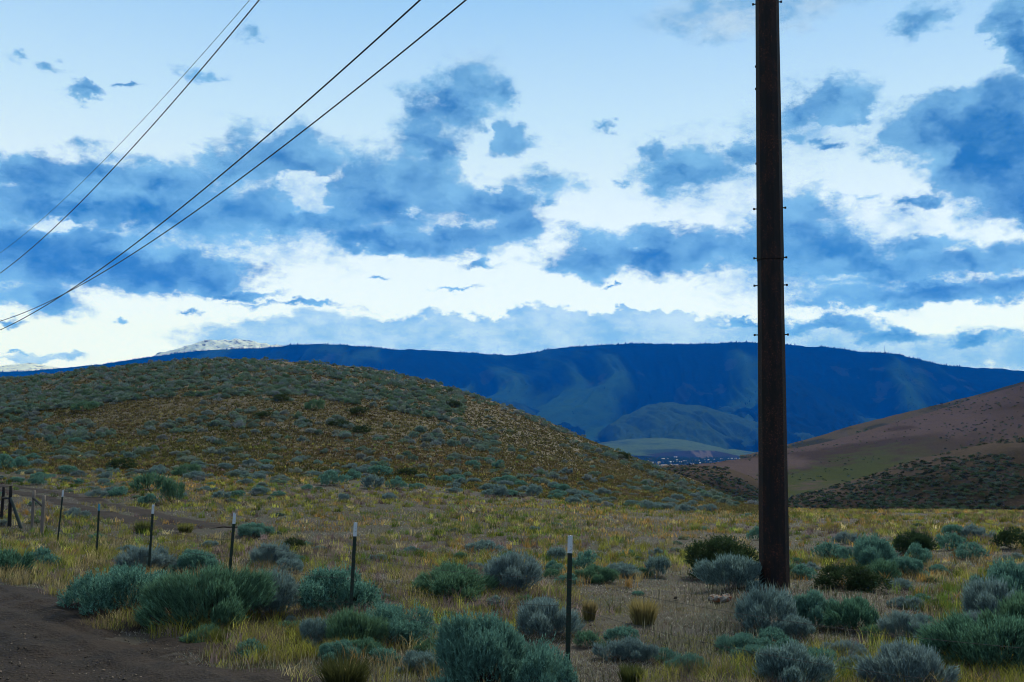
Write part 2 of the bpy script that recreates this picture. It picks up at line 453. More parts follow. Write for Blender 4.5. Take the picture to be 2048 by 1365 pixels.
def road_cover(x, y):
    d1, _ = pdist(x, y, ROAD); d2, _ = pdist(x, y, TRACK)
    n = (fbm(x * 0.9, y * 0.9, 3, 41) - 0.5)
    a = np.clip((2.75 + n * 1.6 - d1) / 0.5, 0, 1)
    c = np.clip((0.7 + n * 0.8 - np.abs(d2 - 0.78)) / 0.4, 0, 1)
    return a, c

# ------------------------------------------------------------------ ground sheet (one sheet, to the horizon)
def build_ground():
    fine = np.linspace(R(-36), R(36), 760)
    left = np.linspace(R(-180), R(-36), 60, endpoint=False)
    right = np.linspace(R(36), R(180), 61)[1:]
    A = np.concatenate([left, fine, right[:-1]])
    rr = np.concatenate([[0.4, 1.2, 2.2, 3.2, 4.2, 5.2], np.exp(np.linspace(math.log(6.2), math.log(360), 520)), np.exp(np.linspace(math.log(400), math.log(40000), 40))])
    AA, RR = np.meshgrid(A, rr)
    X, Y = RR * np.sin(AA), RR * np.cos(AA)
    Z = G(X, Y)
    V = np.stack([X, Y, Z], -1).reshape(-1, 3)
    nA, nR = len(A), len(rr)
    idx = np.arange(nA * nR).reshape(nR, nA)
    nx = np.roll(idx, -1, axis=1)
    F = np.stack([idx[:-1], idx[1:], nx[1:], nx[:-1]], -1).reshape(-1, 4)
    # close the small hole under the camera
    V = np.vstack([V, [[0, 0, float(G(0, 0))]]]); c = len(V) - 1
    q = np.array([[c, idx[0, k], nx[0, k], nx[0, k]] for k in range(nA)])
    x, y = V[:, 0], V[:, 1]
    hl = np.clip((np.hypot(x, y) - 62) / 30, 0, 1) * np.clip((0.26 - x / np.maximum(y, 1)) / 0.08, 0, 1)
    o = mesh('ground', V, F, m_ground, smooth=True, attrs={'hill': hl})
    tag(o, kind='structure')
build_ground()

def strip(name, P, half, mat, off, seed):
    seg = np.diff(P, axis=0); L = np.concatenate([[0], np.cumsum(np.hypot(seg[:, 0], seg[:, 1]))])
    n = int(L[-1] / 0.09); s = np.linspace(0, L[-1], n)
    cx, cy = np.interp(s, L, P[:, 0]), np.interp(s, L, P[:, 1])
    k = max(3, int(2.5 / 0.09)); ker = np.ones(k) / k
    pad = lambda a: np.convolve(np.pad(a, k // 2, mode='edge'), ker, 'same')[k // 2: k // 2 + n]
    cx, cy = pad(cx), pad(cy)
    tx, ty = np.gradient(cx), np.gradient(cy); ln = np.hypot(tx, ty); nx_, ny_ = -ty / ln, tx / ln
    w = np.linspace(-1, 1, int(half * 2 / 0.09) | 1)
    X = cx[:, None] + nx_[:, None] * w * half; Y = cy[:, None] + ny_[:, None] * w * half
    edge = (1 - np.abs(w))[None] * half + (fbm(X * 0.8, Y * 0.8, 4, seed) - 0.5) * 2.0 - 0.35
    if half < 2.5:      # a field track: two ruts, grass left between and beside them
        edge = 0.52 - np.abs(np.abs(w) * half - 0.78)[None] + (fbm(X * 1.1, Y * 1.1, 3, seed) - 0.5) * 0.9 + 0.9 * np.exp(-((s - L[-1] + 3.5) / 2.5) ** 2)[:, None]
        edge = np.minimum(edge, (1 - np.abs(w))[None] * half - 0.1)
    lift = np.clip(edge / 0.5, -1, 1)
    rut = -0.09 * np.exp(-((np.abs(w) * half - 0.85) / 0.26) ** 2)[None] + (fbm(np.broadcast_to(w[None] * half * 4.5, X.shape), np.broadcast_to(s[:, None] * 0.35, X.shape), 3, seed + 7) - 0.5) * 0.16
    Z = G(X, Y) + lift * off + rut * (half > 1.5) + (fbm(X * 5, Y * 5, 3, seed + 3) - 0.5) * 0.03 * (lift > 0)
    Z = np.where(lift < 0, G(X, Y) + lift * 0.12, np.maximum(Z, G(X, Y) + 0.006 * (lift > 0.3)))
    V = np.stack([X, Y, Z], -1).reshape(-1, 3)
    a, c = X.shape; idx = np.arange(a * c).reshape(a, c)
    F = np.stack([idx[:-1, :-1], idx[:-1, 1:], idx[1:, 1:], idx[1:, :-1]], -1).reshape(-1, 4)
    o = mesh(name, V, F, mat, smooth=True); tag(o, kind='structure')
    return o
strip('dirt_road', ROAD, 3.1, m_dirt, 0.035, 51)
strip('dirt_track', TRACK, 1.5, m_dirt, 0.03, 61)

# ------------------------------------------------------------------ further hills and mountains
def hill(name, sil, crest, toe, toe_v, colfn, mat, nu=260, nv=110, amp=0.0, ns=(60, 200), back=1.35, crest_amp=0.0, seed=0, prof=1.0, rid=True):
    S = np.array([cv(*p) for p in sil]); S = S[np.argsort(S[:, 0])]
    us = np.linspace(S[0, 0], S[-1, 0], nu)
    vs = np.interp(us, S[:, 0], S[:, 1])
    k = max(1, nu // 60); vs = np.convolve(np.pad(vs, k, mode='edge'), np.ones(2 * k + 1) / (2 * k + 1), 'valid')
    cd = np.interp(us, *zip(*[(cv(p, 800)[0], d) for p, d in crest])) if isinstance(crest, list) else np.full(nu, crest)
    tv = -(toe_v - 880) / 2000.0
    t = np.concatenate([np.linspace(0, 1, nv), np.linspace(1, 2, 14)[1:]])
    T, U = np.meshgrid(t, us, indexing='ij'); VS = np.broadcast_to(vs, T.shape); CD = np.broadcast_to(cd, T.shape)
    tt = np.clip(T, 0, 1); bb = np.clip(T - 1, 0, 1)
    Dp = toe + (CD - toe) * tt + bb * CD * (back - 1)
    el_ = tv + (VS - tv) * tt ** prof
    Z = el_ * Dp - bb ** 1.5 * np.abs(CD * 0.12 + 5)
    X, Y = U * Dp, Dp
    win = np.sin(np.pi * np.clip(tt, 0, 1)) ** 0.8
    wq = (fbm(X / (ns[0] * 4), Y / (ns[0] * 4), 3, seed + 50) - 0.5) * ns[0] * 1.9 if rid else 0
    nz = (ridged((X + wq) / ns[0], Y / ns[1], 5, seed) if rid else fbm(X / ns[0], Y / ns[1], 5, seed)) - 0.6
    Z = Z + nz * amp * win + (fbm(X / ns[0] * 4, Y / ns[0] * 4, 4, seed + 9) - 0.5) * crest_amp
    V = np.stack([X, Y, Z + CAMZ], -1)
    a, c = T.shape; idx = np.arange(a * c).reshape(a, c)
    F = np.stack([idx[:-1, :-1], idx[:-1, 1:], idx[1:, 1:], idx[1:, :-1]], -1).reshape(-1, 4)
    F = F[:, ::-1]
    cc = colfn(X, Y, Z, tt, U, nz)
    o = mesh(name, V.reshape(-1, 3), F, mat, cols=cc.reshape(-1, 3), smooth=True); tag(o, kind='structure')
    return V, us

def mixc(a, b_, f):
    f = np.clip(f, 0, 1)[..., None]
    return np.array(a) * (1 - f) + np.array(b_) * f

def sm(x, lo, hi):
    t = np.clip((x - lo) / (hi - lo), 0, 1); return t * t * (3 - 2 * t)

def uof(px): return cv(px, 850)[0]

def col_mount(X, Y, Z, t, U, nz):
    n = fbm(X / 900, Y / 900, 5, 3)
    forest_fold_shade = (0.002, 0.009, 0.010); grassy = (0.020, 0.060, 0.034)
    c = mixc(grassy, forest_fold_shade, sm(t * 1.35 + (n - 0.5) * 1.0 - nz * 2.6 + (fbm(X / 160, Y / 500, 4, 33) - 0.5) * 0.7, 0.1, 1.05))  # gullies darkened in the colour as fold shade, along with real forest
    return mixc(c, (0.05, 0.07, 0.06), (fbm(X / 260, Y / 500, 4, 8) > 0.70) * 0.2 * (t < 0.9))
def col_foot(X, Y, Z, t, U, nz):
    n = fbm(X / 500, Y / 700, 5, 4)
    return mixc((0.026, 0.058, 0.026), (0.004, 0.014, 0.010), sm(n + (0.5 - t) * 0.2 - nz * 1.6 + (fbm(X / 120, Y / 300, 4, 34) - 0.5) * 0.5, 0.40, 0.66))  # ridge term darkens gullies in the colour, drawing the folds
def col_foot2(X, Y, Z, t, U, nz):
    n = fbm(X / 500, Y / 700, 5, 24)
    return mixc((0.020, 0.050, 0.024), (0.004, 0.014, 0.012), sm(n + (t - 0.6) * 0.35, 0.40, 0.60))
def col_bench(X, Y, Z, t, U, nz):
    n = fbm(X / 300, Y / 200, 4, 5)
    return mixc((0.060, 0.098, 0.036), (0.028, 0.052, 0.026), sm(n, 0.5, 0.7))
def col_bluff(X, Y, Z, t, U, nz):
    return mixc((0.03, 0.035, 0.035), (0.16, 0.13, 0.1), sm(fbm(X / 60, Y / 300, 4, 6), 0.62, 0.75) * 0.7)
def col_snow(X, Y, Z, t, U, nz): return mixc((0.8, 0.8, 0.8), (0.8, 0.8, 0.8), t)

MS = [(-260,762),(-120,752),(0,746),(100,739),(200,729),(330,709),(420,701),(520,697),(570,693),(620,687),(680,689),(750,697),(820,699),(880,703),(950,706),(1000,711),(1045,711),(1090,699),(1140,693),(1200,690),(1300,687),(1400,688),(1480,685),(1540,686),(1600,691),(1660,696),(1700,702),(1755,707),(1772,703),(1790,708),(1850,722),(1920,735),(1960,737),(2005,737),(2048,744),(2150,756),(2320,790)]
MV, MU_ = hill('mountain', MS, [(0, 11500), (600, 10500), (1000, 11500), (1500, 10000), (2048, 9500)], 6400, 912, col_mount, m_far,
     nu=1000, nv=220, amp=420, ns=(620, 4200), crest_amp=30, seed=70, prof=1.25)
hill('snowy_peak', [(230,735),(300,713),(340,702),(378,691),(400,684),(440,681),(480,679),(540,688),(620,700),(700,712)], 12700, 11200, 790, col_snow, m_snow, nu=160, nv=50, amp=110, ns=(300, 700), crest_amp=70, seed=81)
hill('snowy_ridge', [(-200,745),(-60,738),(10,731),(62,726),(110,735),(200,748)], 12700, 11200, 790, col_snow, m_snow, nu=120, nv=40, amp=60, ns=(300, 700), crest_amp=12, seed=83)
hill('foothill', [(1330,850),(1430,815),(1500,782),(1562,748),(1600,752),(1660,792),(1740,828),(1830,850),(1950,868),(2060,880)], 8700, 6300, 915, col_foot2, m_far, nu=320, nv=110, amp=260, ns=(330, 1500), crest_amp=60, seed=91)
hill('foothill', [(520,770),(700,775),(800,785),(900,792),(1000,800),(1060,812),(1130,840),(1180,866),(1240,892),(1280,908)], 8300, 6200, 915, col_foot2, m_far, nu=320, nv=110, amp=260, ns=(330, 1500), crest_amp=60, seed=95)
hill('foothill', [(1130,905),(1190,872),(1235,838),(1285,815),(1325,806),(1380,808),(1440,822),(1500,842),(1560,852),(1640,872),(1740,884),(1820,892),(1900,898)], 7600, 6000, 912, col_foot, m_far, nu=320, nv=110, amp=260, ns=(260, 1300), crest_amp=34, seed=99)
hill('grassy_bench', [(1130,900),(1200,886),(1262,878),(1320,876),(1370,880),(1420,890),(1470,899),(1530,908),(1580,914)], 6300, 5300, 908, col_bench, m_far, nu=200, nv=50, amp=14, ns=(160, 500), crest_amp=2, seed=103)
hill('bluff', [(1270,918),(1290,910),(1330,905),(1365,902),(1400,901),(1430,902),(1460,908),(1490,915),(1530,919)], 5350, 5180, 919, col_bluff, m_far, nu=160, nv=24, amp=6, ns=(60, 200), crest_amp=2, seed=107)

def col_right_far(X, Y, Z, t, U, nz):
    n = fbm(X / 60, Y / 90, 5, 12)
    c = mixc((0.085, 0.063, 0.060), (0.045, 0.034, 0.029), sm(n, 0.45, 0.62))
    green = sm(0.70 - t + (n - 0.5) * 0.7 + (fbm(X / 9, Y / 9, 4, 15) - 0.5) * 0.5, 0.0, 0.25) * (1 - sm(U, uof(1790), uof(1960)))
    c = mixc(c, (0.046, 0.060, 0.018), green * 0.9)
    up = sm(U + (n - 0.5) * 0.25, uof(1800), uof(2000))
    c = mixc(c, (0.055, 0.04, 0.03), up * 0.6)
    return c
def col_right_back(X, Y, Z, t, U, nz):
    n = fbm(X / 40, Y / 60, 5, 13)
    return mixc((0.075, 0.062, 0.04), (0.03, 0.034, 0.02), sm(n, 0.45, 0.65))
def col_scrub(X, Y, Z, t, U, nz):
    n = fbm(X / 12, Y / 16, 5, 14)
    c = mixc((0.036, 0.028, 0.023), (0.018, 0.017, 0.012), sm(n, 0.42, 0.65))
    return mixc(c, (0.11, 0.085, 0.072), sm(t, 0.72, 1.0) * 0.6)
BV, BU = hill('far_slope', [(1290,942),(1380,930),(1440,924),(1500,915),(1545,905),(1580,898),(1640,888),(1700,872),(1790,845),(1850,828),(1950,797),(2048,768),(2200,715),(2350,670)],
     [(1290, 700), (1600, 820), (2048, 900)], 420, 1000, col_right_far, m_slope, nu=420, nv=160, amp=7, ns=(60, 200), crest_amp=1.2, seed=111, rid=False)
DV, DU = hill('far_ridge', [(1480,912),(1540,899),(1580,888),(1640,872),(1700,853),(1780,833),(1850,816),(1950,791),(2048,764),(2200,712),(2350,668)],
     1250, 800, 960, col_right_back, m_slope, nu=300, nv=70, amp=6, ns=(60, 200), crest_amp=1.6, seed=113, rid=False)
CV_, CU = hill('scrub_knoll', [(1240,965),(1290,941),(1330,931),(1385,930),(1440,934),(1480,944),(1510,957),(1545,980),(1600,1012),(1640,1030)],
     370, 220, 1050, col_scrub, m_slope, nu=240, nv=80, amp=4, ns=(25, 80), crest_amp=0.5, seed=117, rid=False)
AV, AU = hill('near_slope', [(1480,1035),(1540,1012),(1580,994),(1650,977),(1720,958),(1800,928),(1900,902),(1970,888),(2048,872),(2200,832),(2350,800)],
     270, 150, 1070, col_scrub, m_slope, nu=300, nv=110, amp=5, ns=(22, 60), crest_amp=0.6, seed=119, rid=False)

# ------------------------------------------------------------------ steel transmission pole
m_rust, b = newmat('weathered_steel', 0.7, 0.3); oc = objco()
n1 = NOISE(VM('MULTIPLY', oc, (1, 1, 0.35)), 7, 6, 0.65); n2 = NOISE(oc, 38, 4, 0.7)
r1 = MIXC(SS(n1.outputs['Fac'], 0.4, 0.65), (0.005, 0.004, 0.004, 1), (0.018, 0.007, 0.005, 1))
r2 = MIXC(M('MULTIPLY', SS(n2.outputs['Fac'], 0.52, 0.66), SS(n1.outputs['Fac'], 0.42, 0.56)), r1, (0.085, 0.028, 0.015, 1))
LK(r2, b.inputs['Base Color']); bump(b, n2.outputs['Fac'], 0.35, 0.01)
m_bolt, b = newmat('dark_bolt', 0.6, 0.4); b.inputs['Base Color'].default_value = (0.012, 0.01, 0.01, 1)

def prism(n, rot, zs, rs, cap=True):
    V, F = [], []
    for z, r in zip(zs, rs):
        for k in range(n):
            a = rot + 2 * math.pi * k / n
            V.append((r * math.cos(a), r * math.sin(a), z))
    for i in range(len(zs) - 1):
        for k in range(n):
            k2 = (k + 1) % n
            F.append((i * n + k, i * n + k2, (i + 1) * n + k2, (i + 1) * n + k))
    if cap:
        for i, fl in ((0, True), (len(zs) - 1, False)):
            c = len(V); V.append((0, 0, zs[i]))
            for k in range(n):
                k2 = (k + 1) % n
                F.append((i * n + k2, i * n + k, c, c) if fl else (i * n + k, i * n + k2, c, c))
    return V, F

def pymesh(name, V, F, mat, parent=None, smooth=False):
    F = [tuple(dict.fromkeys(f)) for f in F]
    m = bpy.data.meshes.new(name); m.from_pydata([tuple(v) for v in V], [], F); m.materials.append(mat)
    if smooth:
        for p in m.polygons: p.use_smooth = True
    o = bpy.data.objects.new(name, m); COL.objects.link(o)
    if parent: o.parent = parent
    return o

gz = float(G(*POLE))
pole = empty('steel_utility_pole', (POLE[0], POLE[1], gz))
tag(pole, 'tall rust-brown faceted steel pole rising out of a low weedy mound', 'utility pole')
def zat(py):                      # height on the pole above its foot at a photograph row
    d = pdir(1545, py); k = math.hypot(*POLE) / math.hypot(d[0], d[1])
    return CAMZ + d[2] * k - gz
ROT = R(17.5) + math.atan2(-POLE[0], POLE[1])
def rad(z): return 0.265 - 0.0058 * z
zj = zat(522)
V, F = prism(12, ROT, [-0.6, zj + 0.4], [rad(-0.6), rad(zj + 0.4)]); pymesh('lower_section', V, F, m_rust, pole)
V, F = prism(12, ROT, [zj, zj + 0.012, 24.0], [rad(zj) + 0.001, rad(zj) + 0.011, rad(24) + 0.006]); pymesh('upper_section', V, F, m_rust, pole)
side = Vector((POLE[1], -POLE[0], 0)).normalized()
fwd = Vector((-side.y, side.x, 0))
def bolt(z, s, ln=0.075):
    V, F = [], []
    r0 = rad(z) - 0.012
    for (a, b_, w) in ((r0, r0 + ln * 0.55, 0.011), (r0 + ln * 0.55, r0 + ln, 0.021)):
        base = len(V)
        for q in (a, b_):
            for k in range(6):
                an = math.pi / 3 * k
                V.append(side * s * q + fwd * (w * math.cos(an)) + Vector((0, 0, z + w * math.sin(an))))
        for k in range(6):
            F.append((base + k, base + (k + 1) % 6, base + 6 + (k + 1) % 6, base + 6 + k))
        F.append(tuple(range(base, base + 6))); F.append(tuple(range(base + 11, base + 5, -1)))
    pymesh('step_bolt', V, F, m_bolt, pole)
for py in (417, 516, 571, 670):
    for s_ in (-1, 1): bolt(zat(py), s_)
for py in (131, 176, 326): bolt(zat(py), -1, 0.03)
for zz in (10.5, 12.0, 13.5, 15.0, 16.5, 18.0, 19.5, 21.0, 22.5):
    for s_ in (-1, 1): bolt(zz, s_)

# ------------------------------------------------------------------ power lines overhead
m_wire, b = newmat('conductor', 0.5, 0.4); b.inputs['Base Color'].default_value = (0.008, 0.010, 0.014, 1)
def tube(P, r, n=6):
    P = np.asarray(P, float); T = np.gradient(P, axis=0); T /= np.linalg.norm(T, axis=1)[:, None]
    up = np.tile([0, 0, 1.0], (len(P), 1)); S_ = np.cross(T, up); bad = np.linalg.norm(S_, axis=1) < 1e-3
    S_[bad] = [1, 0, 0]; S_ /= np.linalg.norm(S_, axis=1)[:, None]; U_ = np.cross(S_, T)
    an = np.arange(n) * 2 * math.pi / n
    r = np.broadcast_to(r, (len(P),))
    V = P[:, None] + r[:, None, None] * (S_[:, None] * np.cos(an)[None, :, None] + U_[:, None] * np.sin(an)[None, :, None])
    idx = np.arange(len(P) * n).reshape(len(P), n); nx = np.roll(idx, -1, axis=1)
    F = np.stack([idx[:-1], nx[:-1], nx[1:], idx[1:]], -1).reshape(-1, 4)
    return V.reshape(-1, 3), F
ub = cv(-520, 800)[0]; DD = np.array([ub, 1.0]) / math.hypot(ub, 1)
def power_line(samples, depth, rad_, label):
    d0 = pdir(*samples[0]); P0 = np.array([d0[0] / d0[1] * depth, depth])
    ss, zs = [], []
    for p in samples:
        d = pdir(*p); u = d[0] / d[1]
        s_ = (u * P0[1] - P0[0]) / (DD[0] - u * DD[1])
        ss.append(s_); zs.append(CAMZ + d[2] / d[1] * (P0[1] + s_ * DD[1]))
    c = np.polyfit(ss, zs, 2)
    s_ = np.linspace(-30, ss[-1] + 40, 90)
    P = np.stack([P0[0] + s_ * DD[0], P0[1] + s_ * DD[1], np.polyval(c, s_)], -1)
    V, F = tube(P, rad_)
    tag(mesh('power_line', V, F, m_wire, smooth=True), label, 'power line', 'power lines crossing the upper left sky')
power_line([(502, 0), (370, 141), (235, 300), (110, 413), (0, 507)], 27, 0.0085, 'thinnest power line, highest and leftmost of the four overhead wires')
power_line([(519, 0), (410, 130), (300, 257), (150, 416), (0, 547)], 25, 0.0175, 'black power line running just beneath the thinnest overhead wire')
power_line([(832, 0), (704, 120), (575, 250), (300, 466), (90, 607), (0, 663)], 23, 0.022, 'thick power line that drops lowest at the left edge of the sky')
power_line([(934, 0), (780, 122), (620, 253), (300, 486), (90, 607), (0, 643)], 21, 0.0185, 'power line furthest right, crossing over the thick one low in the sky')

# ------------------------------------------------------------------ barbed wire fence
m_postg, b = newmat('green_post_paint', 0.6, 0.3); n1 = NOISE(objco(), 30, 4)
LK(MIXC(SS(n1.outputs['Fac'], 0.5, 0.7), (0.012, 0.030, 0.020, 1), (0.035, 0.028, 0.02, 1)), b.inputs['Base Color'])
m_tip, b = newmat('white_tip_paint', 0.6, 0.3); n1 = NOISE(objco(), 45, 4)
LK(MIXC(SS(n1.outputs['Fac'], 0.6, 0.66), (0.62, 0.68, 0.72, 1), (0.2, 0.2, 0.2, 1)), b.inputs['Base Color'])
m_tipb, b = newmat('blue_tip_paint', 0.6, 0.3); b.inputs['Base Color'].default_value = (0.08, 0.30, 0.42, 1)
m_barb, b = newmat('barbed_wire_steel', 0.9, 0.05); b.inputs['Base Color'].default_value = (0.07, 0.07, 0.07, 1)

def tsec(z0, z1, w=0.042):
    """T-section bar: flange facing the road, web behind"""
    t = 0.0065
    pl_ = [(-w/2, -t), (w/2, -t), (w/2, 0), (t/2, 0), (t/2, w*0.85), (-t/2, w*0.85), (-t/2, 0), (-w/2, 0)]
    V = [(x, y, z) for z in (z0, z1) for x, y in pl_]; n = 8
    F = [(k, (k+1) % n, n + (k+1) % n, n + k) for k in range(n)]
    F += [(7, 6, 3, 2, 1, 0)[::1], (6, 5, 4, 3), (n, n+1, n+2, n+3, n+6, n+7), (n+3, n+4, n+5, n+6)]
    return V, F
fence = empty('barbed_wire_fence', (0, 0, 0))
tag(fence, 'sagging barbed wire fence on dark green metal posts with white tips', 'fence')
TOPS = [((1135, 1345), 263, (0.012, 0.0), m_tip), ((699, 1262), 207, (0.03, 0), m_tip), ((455, 1196), 159, (0.045, 0), m_tip),
        ((297, 1150), 129, (0.02, 0), m_tip), ((193, 1112), 94, (0.0, 0), m_tipb), ((115, 1086), 94, (0.045, 0), m_tip)]
FP = []
for (bp, hpx, lean, tm) in TOPS:
    x, y = hit(*bp, lo=3); z = float(G(x, y))
    H = hpx / FPX * math.hypot(x, y) * 0.995
    FP.append((x, y, z, H, lean))
for i, ((x, y, z, H, lean), (bp, hpx, _, tm)) in enumerate(zip(FP, TOPS)):
    yaw = math.atan2(-x, y) + random.uniform(-.3, .3)
    wsc = 1.12 if i == 0 else 1.0
    V, F = tsec(-0.35, H * 0.87, 0.046 * wsc)
    for k in range(14):                       # studs on the flange
        zz = 0.12 + k * 0.07
        if zz > H * 0.85: break
        bI = len(V)
        V += [(-0.007, -0.0062, zz), (0.007, -0.0062, zz), (0.007, -0.0062, zz + .012), (-0.007, -0.0062, zz + .012), (0, -0.013, zz + .006)]
        F += [(bI, bI+1, bI+4), (bI+1, bI+2, bI+4), (bI+2, bI+3, bI+4), (bI+3, bI, bI+4)]
    p = pymesh('metal_post', V, F, m_postg, fence)
    p.location = (x, y, z); p.rotation_euler = (random.uniform(-.02, .02), lean[0], yaw)
    V, F = tsec(H * 0.87, H, 0.0475 * wsc)
    if i == 4: p['label'] = 'metal post with a blue-green tip'
    tipo = pymesh('painted_tip', V, F, tm, p)
r_out = (3.9, 6.9)
ends = [(r_out[0], r_out[1], float(G(*r_out)), 1.35)] + [(a, b_, c, d) for a, b_, c, d, _ in FP]
for frac, sag in ((0.26, 0.10), (0.48, 0.07), (0.68, 0.05)):
    P = []
    for i in range(len(ends) - 1):
        a = np.array([ends[i][0], ends[i][1], ends[i][2] + ends[i][3] * frac]); c = np.array([ends[i+1][0], ends[i+1][1], ends[i+1][2] + ends[i+1][3] * frac])
        t = np.linspace(0, 1, 24)[:-1] if i < len(ends) - 2 else np.linspace(0, 1, 24)
        q = a + (c - a) * t[:, None]; q[:, 2] -= 4 * sag * t * (1 - t) * (1.8 if i == 0 else 1)
        q[:, 2] = np.maximum(q[:, 2], G(q[:, 0], q[:, 1]) + 0.06); P.append(q)
    P = np.vstack(P)
    V, F = tube(P, 0.0019, 5); V = list(map(tuple, V)); F = list(map(tuple, F))
    seg = np.linalg.norm(np.diff(P, axis=0), axis=1); L = np.concatenate([[0], np.cumsum(seg)])
    for s_ in np.arange(0.1, L[-1], 0.125):
        c = np.array([np.interp(s_, L, P[:, k]) for k in range(3)])
        for q in range(2):
            dv = np.array([random.uniform(-.3, .3), random.uniform(-1, 1), random.uniform(-1, 1)]); dv /= np.linalg.norm(dv); dv *= 0.018
            n_ = np.array([0.0018, 0.0018, 0]); bI = len(V)
            V += [tuple(c - dv), tuple(c + n_), tuple(c + dv), tuple(c - n_)]; F.append((bI, bI+1, bI+2, bI+3))
    pymesh('barbed_wire', V, F, m_barb, fence)

# wooden brace posts either side of the track gap
m_woodd, b = newmat('dark_wood', 0.85); n1 = NOISE(VM('MULTIPLY', objco(), (1, 1, 0.15)), 40, 5)
LK(MIXC(n1.outputs['Fac'], (0.010, 0.010, 0.011, 1), (0.035, 0.032, 0.03, 1)), b.inputs['Base Color'])
m_woodl, b = newmat('weathered_wood', 0.85); n1 = NOISE(VM('MULTIPLY', objco(), (1, 1, 0.12)), 50, 5)
LK(MIXC(n1.outputs['Fac'], (0.10, 0.085, 0.075, 1), (0.27, 0.23, 0.20, 1)), b.inputs['Base Color'])
m_woodg, b = newmat('treated_wood', 0.85); n1 = NOISE(VM('MULTIPLY', objco(), (1, 1, 0.12)), 50, 5)
LK(MIXC(n1.outputs['Fac'], (0.022, 0.035, 0.036, 1), (0.05, 0.065, 0.06, 1)), b.inputs['Base Color'])
def log(a, c, r0, r1, mat, name, parent):
    a, c = np.array(a, float), np.array(c, float); o0 = np.array(parent.location)
    t = np.linspace(0, 1, 8)[:, None]; P = a + (c - a) * t - o0
    rr_ = (r0 + (r1 - r0) * t[:, 0]) * (1 + np.array([random.uniform(-.05, .05) for _ in range(8)]))
    V, F = tube(P, rr_, 12)
    V = np.vstack([V, P[:1], P[-1:]]); n = len(V)
    F = [tuple(f) for f in F] + [((k + 1) % 12, k, n - 2) for k in range(12)] + [(84 + k, 84 + (k + 1) % 12, n - 1) for k in range(12)]
    return pymesh(name, V, F, mat, parent, smooth=True)
def post_at(base, top, r0, mat, parent, name='post'):
    x, y = hit(*base); z = float(G(x, y)); d = pdir(*top); k = y / d[1]
    t = (d[0] * k, y, CAMZ + d[2] * k)
    log((x, y, z - 0.3), t, r0, r0 * 0.93, mat, name, parent); return (x, y, z), t
def lerp(a, c, f): return tuple(a[i] + (c[i] - a[i]) * f for i in range(3))
bx, by = hit(20, 1054)
br = empty('wooden_fence_brace', (bx, by, float(G(bx, by))))
tag(br, 'dark wooden fence brace at the far left, two posts, rail and leaning greenish strut', 'fence brace', None)
q1 = post_at((2, 1040), (8, 974), 0.055, m_woodd, br); q2 = post_at((19, 1055), (22, 972), 0.06, m_woodd, br)
log(lerp(*q1, 0.66), lerp(*q2, 0.70), 0.04, 0.04, m_woodd, 'rail', br)
sx_, sy_ = hit(45, 1058); log((sx_, sy_, float(G(sx_, sy_)) - 0.1), lerp(*q2, 0.72), 0.055, 0.05, m_woodg, 'strut', br)
bx, by = hit(83, 1073)
br2 = empty('wooden_fence_brace', (bx, by, float(G(bx, by))))
tag(br2, 'pair of pale weathered wooden posts joined by a dark slanting rail, beside the metal posts', 'fence brace', None)
q3 = post_at((64, 1061), (68, 981), 0.05, m_woodl, br2); q4 = post_at((83, 1074), (88, 991), 0.055, m_woodl, br2)
log(lerp(*q3, 0.80), lerp(*q4, 0.72), 0.04, 0.04, m_woodd, 'rail', br2)

# ------------------------------------------------------------------ sagebrush
def norm(a): return a / np.maximum(1e-9, np.linalg.norm(a, axis=-1, keepdims=True))

